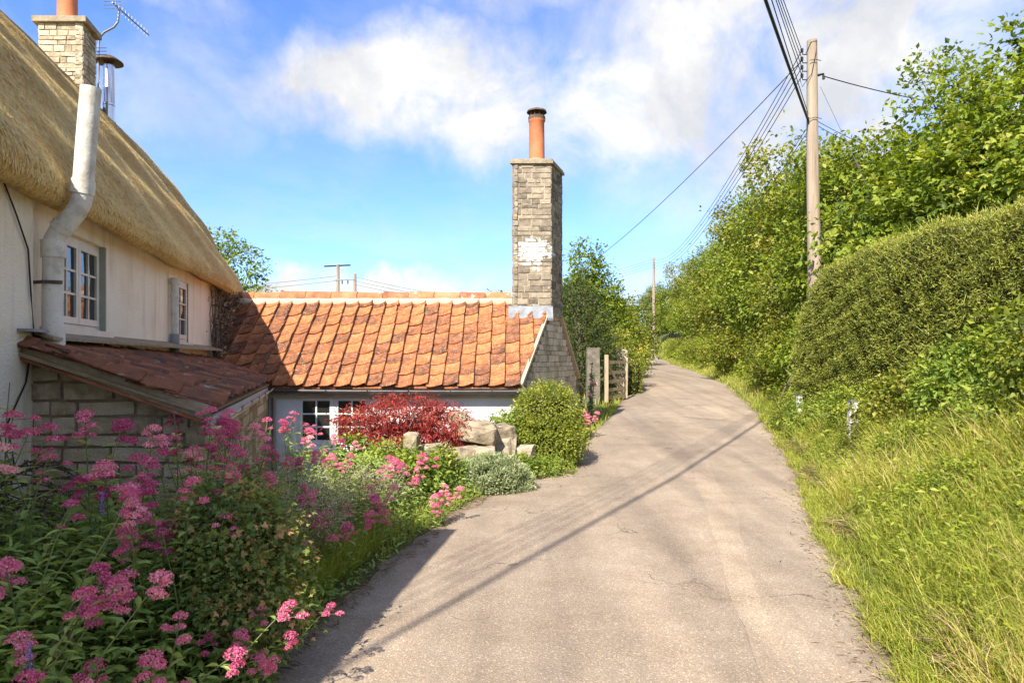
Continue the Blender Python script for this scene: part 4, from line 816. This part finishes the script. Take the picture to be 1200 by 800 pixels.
# red valerian
def valerian(seed, nst, hmin, hmax, lean, heads=1., bias=(0, 0), leafy=1.):
    r = np.random.default_rng(seed); st, lf, fw = MB(), MB(), MB()
    for s in range(nst):
        az = r.uniform(0, 2*np.pi); le = lean*r.uniform(.15, 1.); h = r.uniform(hmin, hmax)
        hx, hy = math.cos(az)*le+bias[0], math.sin(az)*le+bias[1]; b = r.normal(0, .07, 2); q = np.linspace(0, 1, 7)
        pts = np.stack([b[0]+hx*h*q**1.3, b[1]+hy*h*q**1.3, h*q*(1-.12*min(1, math.hypot(hx, hy))*q)], -1)+np.cumsum(r.normal(0, .006, (7, 3)), 0)
        st.tube(pts, np.linspace(.0048, .0022, 7), 5, r.uniform(.3, .8), False)
        ts = np.arange(r.uniform(.06, .12), .93, .075/h*.8/leafy); a0 = r.uniform(0, 6.28)
        for i, u in enumerate(ts):
            p = np.array([np.interp(u, q, pts[:, k]) for k in range(3)]); a = a0+i*1.57+r.normal(0, .2)
            for sg in (0, math.pi):
                D = np.array([[math.cos(a+sg), math.sin(a+sg), r.uniform(-.15, .75)]]); sz = (.105-.055*u)*r.uniform(.75, 1.25)
                lf.add(*leaves(p[None], D, np.array([[0, 0, 1.]])+r.normal(0, .25, (1, 3)), sz, sz*r.uniform(.30, .42), np.clip(r.normal(.42+.2*u, .17), 0, 1), .22, True))
        if r.random() > heads: continue
        top = pts[-1]; up = nrm(pts[-1]-pts[-3]); pale = r.normal(0, .2)
        cl = [(top, r.uniform(.03, .048))]
        for _ in range(r.integers(3, 7)):
            off = np.append(r.normal(0, .03, 2), -r.uniform(.01, .10)); st.tube([top-up*abs(off[2])*1.3, top+off], [.0018, .0014], 4, .6, False); cl.append((top+off, r.uniform(.016, .031)))
        for c, rad in cl:
            n = int(150*(rad/.035)**1.6)+18; u = sph(r, n); u[:, 2] = np.abs(u[:, 2])*.9-.2; P = c+u*rad*np.array([1.1, 1.1, 1.])*r.uniform(.6, 1.05, (n, 1)); N = nrm(u+r.normal(0, .5, (n, 3)))
            for k in range(2):
                D = nrm(np.cross(N, sph(r, n))); w_ = r.uniform(.0065, .0105, n); tt = np.clip(r.normal(.55+pale, .2, n), 0, 1)
                fw.add(*leaves(P-D*w_[:, None]*.5, D, N, w_, w_*.75, tt, .1))
    return st, lf, fw
VM = []
for k, (nst, h0, h1, ln, hd, bi, lfy) in enumerate([(11, .65, 1.0, .35, .9, (0, 0), 1), (12, .45, .85, .55, .8, (.1, -.15), 1), (10, .4, .7, .7, .8, (.35, -.2), 1.1), (9, .35, .55, .6, .9, (.2, -.1), 1), (13, .7, 1.05, .3, .85, (.05, 0), 1), (12, .5, .8, .5, .35, (.1, -.1), 1.1), (7, .3, .5, .5, 1., (.2, 0), .9)]):
    a, b, c = valerian(200+k, nst, h0, h1, ln, hd, bi, lfy); VM.append((a.mesh('stems', STEM), b.mesh('leaves', G7), c.mesh('flower_heads', PK)))
def put_val(k, x, y_, rz, s, lab, group=None, dz=0):
    o = thing('red_valerian', lab, 'valerian', (x, y_, float(gz(x, y_))-.03+dz), group); o.rotation_euler = (0, 0, rz); o.scale = (s,)*3
    for nm, me in zip(('stems', 'leaves', 'flower_heads'), VM[k]): link(nm, me, o, local=True)
VP = [(1, -1.75, 2.35, .3, .95, 'pink valerian in the bottom-left corner of the flower bed'), (2, -1.42, 2.75, 0, .95, 'leafy valerian leaning over the lane edge at the bottom of the bed'),
      (4, -2.55, 3.25, .5, 1.12, 'tall pink valerian against the white cottage wall'), (0, -2.05, 3.45, 2.2, 1.2, 'tall pink valerian in front of the lean-to stone wall'),
      (1, -2.0, 2.8, 1.2, 1.08, 'mostly leafy valerian in the middle of the shaded bed'), (0, -1.72, 3.3, -.5, 1.0, 'pink valerian beside the red-tinged shrub'),
      (4, -1.85, 4.05, 3.3, 1.1, 'pink valerian below the lean-to gutter corner'), (0, -1.95, 4.45, 1.2, 1.15, 'tall pink valerian hiding the lean-to window'), (0, -1.62, 4.25, 4.0, .9, 'slender pink valerian beyond the red-tinged shrub'),
      (1, -2.1, 5.4, 2.0, 1.0, 'pink valerian in front of the annex downpipe'), (4, -2.0, 6.3, .6, .85, 'pink valerian below the annex window'), (0, -1.6, 6.2, 1.6, .8, 'sunlit pink valerian in front of the annex window'),
      (3, -1.2, 6.6, .8, .95, 'short pink valerian in front of the boulders'), (3, -.95, 7.3, 2.9, .95, 'pink valerian close to the upright pale stone'), (6, -.72, 6.6, .2, .9, 'small pink valerian sprawling onto the lane'),
      (3, -1.32, 4.9, 5.1, .9, 'short pink valerian behind the grass tuft'), (6, -1.18, 5.6, 1.1, 1., 'small pink valerian above the long grass'), (6, 1.28, 12.6, .4, 1.2, 'pink valerian clump at the foot of the gate pillar'), (3, 1.42, 12.9, 2.4, .9, 'small pink valerian on the lane edge past the box bush'),
      (0, -2.3, 2.6, 2.5, 1.0, 'leafy valerian at the left edge below the dark shrub'), (2, -1.25, 3.25, -.2, .72, 'low valerian with pink heads hanging toward the lane'), (0, -.2, 9.75, 1., .62, 'thin pink valerian against the white annex wall'), (1, -1.75, 5.0, 1., .85, 'pink valerian between the lean-to and the pale seedheads')]
for a in VP: put_val(*a)
# other bed plants
r4 = np.random.default_rng(15)
tree('reddening_shrub', 'shrub with green and rusty red leaves spilling to the lane', 'shrub', (-1.42, 3.55, .15), [(0, 0, .42, .34, .34, .40), (.12, -.12, .25, .30, .28, .28), (-.12, .2, .55, .30, .3, .30)], 620, 26, .075, .026, .020, G9, 121, .02, shell=(.55, 1.), tb=.40, tv=.20, fn=lobed, parts=('foliage', 'stems'), nlimb=24)
def haze_plant(x, y_, lab, seed, R_, H):
    r = np.random.default_rng(seed); o = thing('seedhead_plant', lab, 'plant', (x, y_, float(gz(x, y_)))); s, f = MB(), MB()
    for k in range(80):
        a, q = r.uniform(0, 6.28), math.sqrt(r.random())*R_; e = np.array([math.cos(a)*q, math.sin(a)*q, H*r.uniform(.55, 1.)*(1-.3*q/R_)]); s.tube([e*np.array([.3, .3, 0]), e*np.array([.75, .75, .6]), e], .0016, 4, .8, False)
        n = 46; P = e+r.normal(0, .045, (n, 3)); f.add(*leaves(P, sph(r, n), sph(r, n), r.uniform(.008, .018, n), r.uniform(.004, .009, n), np.clip(r.normal(.5, .25, n), 0, 1)))
    s.build('stems', STEM, o, local=True); f.build('seedheads', SEED, o, local=True)
haze_plant(-1.55, 4.75, 'haze of pale dry seedheads beyond the red-tinged shrub', 131, .40, .75); haze_plant(-1.35, 5.9, 'sunlit pale seedheads below the lime plants', 132, .42, .62); haze_plant(-1.8, 3.9, 'pale frothy seedheads between the tall valerians', 133, .25, .85)
# dark arching shrub by the wall
ct = thing('cotoneaster', 'dark arching shrub with tiny leaves against the cottage wall', 'shrub', (-2.75, 3.7, .3)); s_, f_l = MB(), MB()
for k in range(46):
    z0 = r4.uniform(.1, .62); x1 = r4.uniform(.35, 1.0); yy = r4.uniform(-.55, .35); q = np.linspace(0, 1, 12)
    pts = np.stack([-.35+x1*q, yy+.1*q-.25*q*q, z0+.22*np.sin(q*2.4)-.12*q*q], -1); s_.tube(pts, np.linspace(.007, .002, 12), 5, .4, False)
    n = 60; u = r4.uniform(.1, 1, n); P = np.stack([np.interp(u, q, pts[:, i]) for i in range(3)], -1); D = r4.normal(0, 1, (n, 3))*np.array([.5, 1, .6]); f_l.add(*leaves(P, D, np.array([[0, 0, 1.]])+r4.normal(0, .4, (n, 3)), r4.uniform(.018, .032, n), .013, np.clip(r4.normal(.45, .25, n), 0, 1)))
s_.build('branches', M_bark, ct, local=True); f_l.build('leaves', G12, ct, local=True)
# spikes of lilac veronica
for i, (x, y_) in enumerate(((-1.62, 2.25), (-1.95, 3.2))):
    o = thing('veronica', ('lilac flower spike near the bottom-left corner', 'lilac flower spike deeper in the shaded bed')[i], 'flower', (x, y_, float(gz(x, y_)))); h = .62+.15*i
    MB().tube([(0, 0, 0), (.01, 0, h*.5), (.03, .01, h)], [.003, .002, .001], 5, .5, False).build('stem', STEM, o, local=True); n = 90; u = r4.random(n); P = np.stack([.028+r4.normal(0, .007, n)*(1.2-u), r4.normal(0, .007, n)*(1.2-u), h-.10+.11*u], -1)
    MB().add(*leaves(P, sph(r4, n), sph(r4, n), .008, .006, r4.random(n))).build('flower_spike', LIL, o, local=True)
# hollyhock-like plant by the pillar
hk = thing('mallow_plant', 'tall pale grey-green plant with pink blooms by the dark gate pillar', 'plant', (1.62, 14.6, .15)); s_, f_l, b_l = MB(), MB(), MB()
for k in range(9):
    a = r4.normal(0, .22, 2); h = r4.uniform(.9, 1.45); pts = np.stack([a[0]*np.linspace(.3, 1, 5), a[1]*np.linspace(.3, 1, 5), np.linspace(0, h, 5)], -1); s_.tube(pts, .009, 5, .3, False); n = 60; u = r4.uniform(.1, 1, n)
    P = np.stack([np.interp(u, np.linspace(0, 1, 5), pts[:, i]) for i in range(3)], -1); D = np.stack([r4.normal(0, 1, n), r4.normal(0, 1, n), r4.uniform(-.2, .6, n)], -1); f_l.add(*leaves(P, D, np.array([[0, 0, 1.]])+r4.normal(0, .3, (n, 3)), .12-.06*u, .075-.03*u, r4.random(n)))
    m = 10; c = pts[-2]+r4.normal(0, .05, 3); b_l.add(*leaves(np.tile(c, (m, 1)), sph(r4, m), sph(r4, m), .05, .045, r4.uniform(.5, 1, m)))
s_.build('stems', STEM, hk, local=True); f_l.build('leaves', G6, hk, local=True); b_l.build('flowers', PK, hk, local=True)
# dead ivy in the crook of thatch and annex roof
iv = thing('dead_ivy', 'dry brown ivy tangle where thatch meets the orange roof', 'ivy', (-4.7, 11.3, 2)); s_, f_l = MB(), MB()
for k in range(60):
    y0 = r4.uniform(10.4, 12.1); q = np.linspace(0, 1, 7); zb = 1.30+(y0-10.3)*.82; zt = 2.65
    pts = np.stack([-2.3-.225*y0+.08+r4.normal(0, .05, 7).cumsum()*.5, y0+q*r4.uniform(-.1, .7)+r4.normal(0, .03, 7), zb+(zt-zb)*q+.06], -1); s_.tube(pts, r4.uniform(.004, .011), 5, .5, False)
    n = 16; f_l.add(*leaves(pts[r4.integers(0, 7, n)]+r4.normal(0, .05, (n, 3)), sph(r4, n), sph(r4, n), .06, .045, r4.random(n)))
s_.build('stems', M_bark, iv); f_l.build('leaves', DRY, iv)
# ---------------------------------------------------------------- uncountable growth: grass, weeds, undergrowth, litter
r5 = np.random.default_rng(77)
def bank_points(n, d0, d1, s0, s1, pw=1.):
    u = r5.random(n); y = d0*(d1/d0)**(u**pw); s = s0+(s1-s0)*r5.random(n); return XR(y)+s, y, s
def turf(n, d0, d1, s0, s1, l0, l1, w, tb, seed, lean=.35, bend=.6, pw=1.):
    x, y, s = bank_points(n, d0, d1, s0, s1, pw); P = np.stack([x, y, gz(x, y)-.01], -1)
    pat = .5+.5*np.sin(x*2.9+1.7*np.sin(y*1.3))*np.sin(y*2.3+1.1*np.sin(x*2.1)); D = np.stack([r5.normal(-.12, lean, n), r5.normal(0, lean, n), np.ones(n)], -1)
    L = r5.uniform(l0, l1, n)*(.6+.6*pat)*np.clip(.45+s*.9, .45, 1.); W = w*(.75+.16*y)*r5.uniform(.7, 1.3, n)
    t = np.clip(tb-.12+.30*(pat-.5)+r5.normal(0, .17, n)+.38*(r5.random(n) < .07+.30*(.5+.5*np.sin(x*1.1+y*.9)*np.sin(y*.7-x*1.7))**2), 0, 1); return blades(P, D, L, W, t, bend, seed)
gb = MB(); gb.add(*turf(110000, 2.2, 18, -.04, 2.6, .10, .30, .0034, .50, 1)); gb.add(*turf(22000, 16, 70, -.1, 2.2, .2, .45, .0032, .55, 2, pw=.8)); gb.add(*turf(80000, 2.2, 14.5, .2, 3.3, .28, .8, .0036, .62, 3, .5, .8))
n = 9000; cy = 2.3*(16/2.3)**r5.random(150); k = r5.integers(0, 150, n); y = cy[k]+r5.normal(0, .10, n); x = XR(y)+r5.normal(0, .05, n)+.05*np.sin(k*3.3); gb.add(*blades(np.stack([x, y, np.maximum(gz(x, y), ZR(y))], -1), np.stack([r5.normal(-.4, .4, n), r5.normal(0, .4, n), np.ones(n)], -1), r5.uniform(.06, .2, n), .004*(.75+.16*y), np.clip(r5.normal(.5, .2, n), 0, 1), .9, 12))
tag(gb.build('verge_grass', GR), 'long mixed grass covering the sunny right bank', 'grass', kind='stuff')
# broad weed leaves through the bank
def weeds(n, d0, d1, s0, s1, h, L, seed, tb):
    x, y, s = bank_points(n, d0, d1, s0, s1); k = 9; P0 = np.stack([x, y, gz(x, y)], -1); hh = r5.uniform(.35, 1., n)*h
    P = np.repeat(P0, k, 0)+np.stack([r5.normal(0, .05, n*k), r5.normal(0, .05, n*k), r5.random(n*k)*np.repeat(hh, k)], -1)
    D = np.stack([r5.normal(0, 1, n*k), r5.normal(0, 1, n*k), r5.uniform(-.3, .6, n*k)], -1); N = np.array([[0, 0, 1.]])+r5.normal(0, .4, (n*k, 3)); f = np.repeat(.7+.1*y, k)
    t = np.clip(np.repeat(r5.normal(tb, .15, n), k)+r5.normal(0, .12, n*k), 0, 1); s_ = r5.uniform(.6, 1.3, n*k)*f; return leaves(P, D, N, L*s_, L*.5*s_, t)
wb = MB(); wb.add(*weeds(5200, 2.3, 16, .25, 3.0, .42, .042, 4, .5)); wb.add(*weeds(1100, 2.4, 12, .5, 2.6, .5, .055, 7, .55)); wb.add(*weeds(3600, 4, 15, 1.7, 3.2, .95, .055, 5, .42)); wb.add(*weeds(2600, 14, 60, .5, 1.9, .7, .04, 6, .5))
tag(wb.build('bank_weeds', GW), 'broad-leaved weeds and nettles growing through the bank grass', 'weeds', kind='stuff')
# straw coloured litter, dead stalks
x, y, s = bank_points(30000, 2.2, 12, .0, 2.4); pat = np.sin(x*1.9+y*.7)*np.sin(y*1.4-x); m = pat > .15; x, y = x[m], y[m]; n = len(x)
db = MB(); D = np.stack([r5.normal(-.3, 1, n), r5.normal(-.2, 1, n), r5.normal(.1, .25, n)], -1); db.add(*leaves(np.stack([x, y, gz(x, y)+r5.uniform(.0, .10, n)], -1), D, np.array([[0, 0, 1.]])+r5.normal(0, .3, (n, 3)), r5.uniform(.05, .22, n), r5.uniform(.004, .014, n), r5.random(n)))
n = 2600; y = r5.uniform(2., 9.3, n); l = np.abs(r5.normal(0, .22, n)); x = XL(y)-l+.10; db.add(*leaves(np.stack([x, y, np.maximum(gz(x, y), np.where(l < .10, ZR(y)+.02, -9))+.012], -1), np.stack([r5.normal(0, 1, n), r5.normal(0, 1, n), r5.normal(0, .1, n)], -1), np.array([[0, 0, 1.]])+r5.normal(0, .2, (n, 3)), r5.uniform(.02, .11, n), r5.uniform(.003, .009, n), r5.random(n)))
n = 4200; y = 2.3*(14/2.3)**r5.random(n); x = XR(y)+r5.normal(.0, .13, n); db.add(*leaves(np.stack([x, y, np.where(x < XR(y)+.03, roadz(x, y), gz(x, y))+.006], -1), np.stack([r5.normal(0, 1, n), r5.normal(0, 1, n), r5.normal(0, .12, n)], -1), np.array([[0, 0, 1.]])+r5.normal(0, .2, (n, 3)), r5.uniform(.012, .09, n), r5.uniform(.003, .010, n), r5.random(n)))
tag(db.build('dry_litter', DRY), 'dead straw and leaf litter along the lane edges', 'litter', kind='stuff')
# undergrowth filling the bed between the flowers
def bedfill(n, y0, y1, l0, l1, h, L, mat, tb, seed, rich=True):
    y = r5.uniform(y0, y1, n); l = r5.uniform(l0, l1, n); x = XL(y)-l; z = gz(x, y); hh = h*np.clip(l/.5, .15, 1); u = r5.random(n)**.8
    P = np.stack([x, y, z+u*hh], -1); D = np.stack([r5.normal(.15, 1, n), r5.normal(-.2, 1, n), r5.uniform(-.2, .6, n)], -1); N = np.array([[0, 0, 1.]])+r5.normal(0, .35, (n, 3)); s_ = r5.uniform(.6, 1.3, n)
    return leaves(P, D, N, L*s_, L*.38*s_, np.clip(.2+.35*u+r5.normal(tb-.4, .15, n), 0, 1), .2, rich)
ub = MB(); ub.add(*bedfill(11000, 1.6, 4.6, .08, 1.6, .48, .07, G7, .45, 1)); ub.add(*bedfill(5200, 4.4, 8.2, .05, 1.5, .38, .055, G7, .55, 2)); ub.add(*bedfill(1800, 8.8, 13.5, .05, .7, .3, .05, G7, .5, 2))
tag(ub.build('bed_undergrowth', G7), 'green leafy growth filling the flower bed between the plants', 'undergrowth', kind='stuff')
# long grass tuft at the edge of the bed
n = 3400; y = r5.normal(4.85, .42, n); x = XL(y)-.16-np.abs(r5.normal(0, .16, n)); P = np.stack([x, y, gz(x, y)-.01], -1); D = np.stack([r5.normal(.12, .32, n), r5.normal(-.1, .3, n), np.ones(n)], -1)
gt_ = MB().add(*blades(P, D, r5.uniform(.12, .42, n), r5.uniform(.003, .006, n), np.clip(r5.normal(.32, .13, n), 0, 1), .7, 9))
n = 900; y = r5.uniform(5.4, 8.4, n); x = XL(y)-.05-np.abs(r5.normal(0, .2, n)); gt_.add(*blades(np.stack([x, y, gz(x, y)-.01], -1), np.stack([r5.normal(.1, .3, n), r5.normal(0, .3, n), np.ones(n)], -1), r5.uniform(.1, .3, n), r5.uniform(.003, .006, n), np.clip(r5.normal(.4, .15, n), 0, 1), .7, 10))
tag(gt_.build('bed_grass', GR), 'tuft of long green grass at the edge of the flower bed', 'grass', kind='stuff')
# verge on the far left side of the lane
n = 9000; y = r5.uniform(12, 60, n); x = XL(y)-r5.random(n)**2*2.2; lb_ = MB().add(*blades(np.stack([x, y, gz(x, y)-.01], -1), np.stack([r5.normal(0, .3, n), r5.normal(0, .3, n), np.ones(n)], -1), r5.uniform(.08, .28, n), .012+.0006*y, np.clip(r5.normal(.5, .15, n), 0, 1), .7, 11))
tag(lb_.build('lane_edge_grass', GR), 'short grass edging the left side of the lane past the gate', 'grass', kind='stuff')
# tall grass stalks and wild flowers on the bank, countable ones are few: arching bramble stem
br = thing('dead_stalk', 'arching pale dead stalk in the bank grass', 'stalk', (4.9, 6.9, float(gz(4.9, 6.9))))
MB().tube([(4.55, 6.9, float(gz(4.55, 6.9))+.35), (4.75, 6.9, float(gz(4.75, 6.9))+.45), (5.1, 6.9, float(gz(5.1, 6.9))+.42), (5.5, 6.95, float(gz(5.5, 6.95))+.55)], [.004, .007, .009, .006], 6, .9).build('stem', DRY, br)

# ---------------------------------------------------------------- gate, posts, markers
def rough_post(name, label, cat, x, y_, w_, d_, h, mat, seed, group=None, rz=0., tp=.92):
    r = np.random.default_rng(seed); z0 = float(gz(x, y_))-.2; bm = bmesh.new(); bmesh.ops.create_cube(bm, size=1.)
    bmesh.ops.subdivide_edges(bm, edges=bm.edges[:], cuts=3, use_grid_fill=True)
    for v in bm.verts:
        t = v.co.z+.5; k = 1+(tp-1)*t; v.co.x *= w_*k*(1-.06*(abs(v.co.y) > .45)); v.co.y *= d_*k*(1-.06*(abs(v.co.x) > .45*w_)); v.co.z = t*(h+.2); v.co += Vector(r.normal(0, .008, 3))
    me = bpy.data.meshes.new(name); bm.to_mesh(me); bm.free(); me.materials.append(mat); o = link(name, me); o.location = (x, y_, z0); o.rotation_euler = (0, 0, rz); return tag(o, label, cat, group)
rough_post('gate_pillar', 'dark weathered stone gate pillar', 'gatepost', 2.13, 18.0, .36, .34, 1.45, M_granite, 1)
rough_post('gate_pillar', 'pale squared stone gatepost behind the open gate', 'gatepost', 3.32, 20.6, .32, .30, 1.42, M_palepost, 2)
gate = thing('wooden_gate', 'open wooden five-bar gate between the two stone posts', 'gate', (2.6, 18.4, float(gz(2.6, 18.4))))
ga_, gb_ = Vector((2.50, 18.1, 0)), Vector((3.27, 19.6, 0)); zb = float(ZR(18.6))+.06
def GP(t, z): q = ga_.lerp(gb_, t); return (q.x, q.y, zb+z)
MB().beam(GP(0, 0), GP(0, 1.28), .09, .10, (1, 0, 0)).build('stile', M_wood, gate); MB().beam(GP(1, .05), GP(1, 1.15), .08, .08, (1, 0, 0)).build('stile', M_wood, gate)
for z in (.12, .34, .56, .80, 1.08): MB().beam(GP(.02, z), GP(.98, z), .03, .085).build('rail', M_wood, gate)
MB().beam(GP(.04, 1.05), GP(.9, .14), .028, .08).build('brace', M_wood, gate)
def marker(name, label, x, y_, h, w_):
    z0 = float(gz(x, y_)); o = thing(name, label, 'marker post', (x, y_, z0)); m, N, p, l = new_mat(name+'_paint')
    v = N('ShaderNodeTexCoord').outputs['Object']; c = ramp(N, noise(N, v, 9., 6, .7), [(.40, (.80, .79, .76)), (.52, (.72, .70, .66)), (.56, (.20, .16, .12)), (.7, (.10, .08, .06))]); l.new(c, p.inputs['Base Color']); p.inputs['Roughness'].default_value = .8
    b = MB(); b.hexa([(-w_/2,-w_/2,-.3), (w_/2,-w_/2,-.3), (w_/2,w_/2,-.3), (-w_/2,w_/2,-.3), (-w_/2*.95,-w_/2*.95,h-.03), (w_/2*.95,-w_/2*.95,h-.03), (w_/2*.95,w_/2*.95,h-.03), (-w_/2*.95,w_/2*.95,h-.03)]); b.build('post', m, o, local=True)
    MB().hexa([(-w_*.52,-w_*.52,h-.03), (w_*.52,-w_*.52,h-.03), (w_*.52,w_*.52,h-.03), (-w_*.52,w_*.52,h-.03), (-w_*.4,-w_*.4,h), (w_*.4,-w_*.4,h), (w_*.4,w_*.4,h), (-w_*.4,w_*.4,h)]).build('cap', M_gutter, o, local=True)
    MB().hexa([(-w_*.30,-w_*.505,h-.26), (w_*.30,-w_*.505,h-.26), (w_*.30,-w_*.44,h-.26), (-w_*.30,-w_*.44,h-.26), (-w_*.30,-w_*.505,h-.20), (w_*.30,-w_*.505,h-.20), (w_*.30,-w_*.44,h-.20), (-w_*.30,-w_*.44,h-.20)]).build('reflector', M_rust, o, local=True)
    return o
o = marker('verge_marker', 'flaking white marker post standing in the verge grass', 4.72, 9.5, .78, .115); o.rotation_euler = (0, R(2), R(-8))
o = marker('verge_marker', 'small far white marker half hidden at the hedge foot', 5.6, 13.3, .62, .09)

# ---------------------------------------------------------------- poles and cables
def pole(name, label, x, y_, ztop, r0, r1, lean=(0, 0), group=None, zb=None):
    zb = (float(gz(x, y_)) if zb is None else zb)-.3; o = thing(name, label, 'utility pole', (x, y_, zb), group); q = np.linspace(0, 1, 9); h = ztop-zb
    rr = r0+(r1-r0)*q; pts = np.stack([lean[0]*q+.012*np.sin(q*7), lean[1]*q, h*q], -1); MB().tube(pts, rr, 14, cap=True).build('shaft', M_pole, o, True, local=True); return o
P1 = pole('utility_pole', 'tall weathered wooden utility pole rising from the hedge', 6.86, 15.4, 8.80, .175, .11, (-.10, 0))
def fit(o, *pts_r):
    for nm, pts, rad, mat in pts_r: MB().tube([tuple(Vector(p)-o.location) for p in pts], rad, 6).build(nm, mat, o, local=True)
for k in range(4):
    z = 8.52-k*.19; fit(P1, ('insulator_bracket', [(6.70, 15.4, z-.03), (6.56, 15.4, z-.03), (6.54, 15.4, z+.03)], .012, M_black), ('insulator', [(6.54, 15.4, z+.02), (6.54, 15.4, z+.10)], .032, M_black))
fit(P1, ('insulator', [(6.90, 15.4, 8.02), (7.02, 15.4, 8.05), (7.03, 15.4, 7.93)], .03, M_black), ('cable_clamp', [(6.65, 15.35, 7.05), (6.68, 15.35, 6.90)], .03, M_black),
    ('jumper_lead', [(6.62, 15.38, 8.5), (6.70, 15.3, 8.72), (6.82, 15.28, 8.75), (6.80, 15.26, 8.5), (6.70, 15.26, 8.0), (6.50, 15.3, 7.72), (6.48, 15.35, 7.9), (6.54, 15.38, 8.1)], .008, M_black),
    ('pole_band', [(6.66, 15.26, 8.3), (6.78, 15.24, 8.31), (6.92, 15.28, 8.3)], .008, M_rust), ('pole_band', [(6.65, 15.26, 7.0), (6.78, 15.24, 7.02), (6.93, 15.28, 7.0)], .008, M_rust))
P2 = pole('utility_pole', 'far wooden utility pole where the lane bends', 13.5, 65, 11.4, .16, .11)
P3 = pole('utility_pole', 'tiny distant pole above the trees at the lane end', 21.2, 120, 13.2, .17, .12)
PB = pole('utility_pole', 'wooden utility pole behind the cottage wing', -9.7, -14.2, 8.6, .16, .11)
HP = thing('twin_pole', 'far twin wooden power poles joined by crossbars', 'utility pole', (-14.6, 60, -.5))
for nm, a, b, rr in (('pole', (-15.3, 60, -.8), (-15.3, 60, 10.0), .14), ('pole', (-13.8, 60, -.8), (-13.8, 60, 9.2), .13)): MB().tube([a, b], rr, 8).build(nm, M_pole, HP)
MB().beam((-16.5, 60, 9.85), (-14.2, 60, 9.95), .12, .12).build('crossbar', M_black, HP); MB().beam((-15.5, 59.9, 8.62), (-13.7, 59.9, 8.68), .1, .1).build('crossbar', M_alu, HP)
for xx in (-14.9, -14.4): MB().tube([(xx, 59.9, 8.6), (xx, 59.9, 8.3)], .05, 6).build('insulator', M_black, HP)
def cable(label, a, b, sag, rad=.008, group=None, n=24, name='overhead_cable'):
    a, b = Vector(a), Vector(b); pts = [tuple(a.lerp(b, t)-Vector((0, 0, 4*sag*t*(1-t)))) for t in np.linspace(0, 1, n)]
    return tag(MB().tube(pts, rad, 5).build(name, M_black), label, 'cable', group)
PO = ('topmost', 'second', 'third', 'lowest')
for k in range(4):
    z = 8.58-k*.19
    cable('%s of four thin wires from the pole top to the top edge' % PO[k], (6.54, 15.4, z), (-10.2+.2*k, -14.2, 8.5-.15*k), .55, .0085, 'four wires from the pole top overhead')
    cable('%s of four wires sweeping from the tall pole to the far pole' % PO[k], (6.54, 15.4, z), (13.45, 65, 11.2-.25*k), 1.5, .010, 'four wires to the far lane pole')
    cable('%s of four faint wires left of the far lane pole' % PO[k], (13.45, 65, 11.2-.25*k), (-6, 110, 12-.3*k), .8, .012, 'far wires left of the lane pole')
cable('thick black cable slanting from the middle of the tall pole to the top edge', (6.66, 15.36, 7.0), (-9.5, -14.2, 7.5), .45, .027)
cable('thinner cable beside the thick one from the middle of the tall pole', (6.66, 15.36, 7.15), (-9.4, -14.2, 7.9), .40, .009)
cable('single wire from the pole top down to the tree behind the chimney', (6.54, 15.4, 8.35), (3.6, 34, 6.2), .3, .011)
cable('wire running right from the pole top into the big tree', (7.03, 15.4, 8.0), (16, 20, 8.9), .25, .012)
cable('upper of two wires leaving the pole to the right above the trees', (6.9, 15.4, 6.98), (14, 22, 7.95), .25, .007); cable('lower of two wires leaving the pole to the right above the trees', (6.9, 15.4, 6.88), (14, 22, 7.85), .28, .007)
for k in range(2): cable('%s of two thin wires from the pole middle toward the lane trees' % ('upper', 'lower')[k], (6.66, 15.36, 6.85-.1*k), (12.6+.5*k, 52, 8.6), 1.0, .008, 'two wires low on the tall pole')
st = thing('stay_wire', 'slanting stay wire with a small insulator beside the tall pole', 'stay wire', (9.2, 15.2, 2.0)); MB().tube([(6.95, 15.38, 7.75), (9.6, 15.2, 1.9)], .006, 5).build('wire', M_alu, st); MB().tube([(7.72, 15.33, 6.05), (7.79, 15.325, 5.9)], .035, 8).build('insulator', M_rust, st)
for k in range(3): cable('%s of three faint power lines above the orange ridge' % ('top', 'middle', 'bottom')[k], (-13.8, 60, 8.9-.33*k), (14, 118, 11.5-.4*k), 1.3, .014, 'far power lines above the ridge')
for k in range(2): cable('%s of two faint power lines running left from the twin poles' % ('upper', 'lower')[k], (-15.3, 60, 9.0-.4*k), (-60, 66, 8.5-.4*k), 1.0, .014, 'far power lines left of the twin poles')
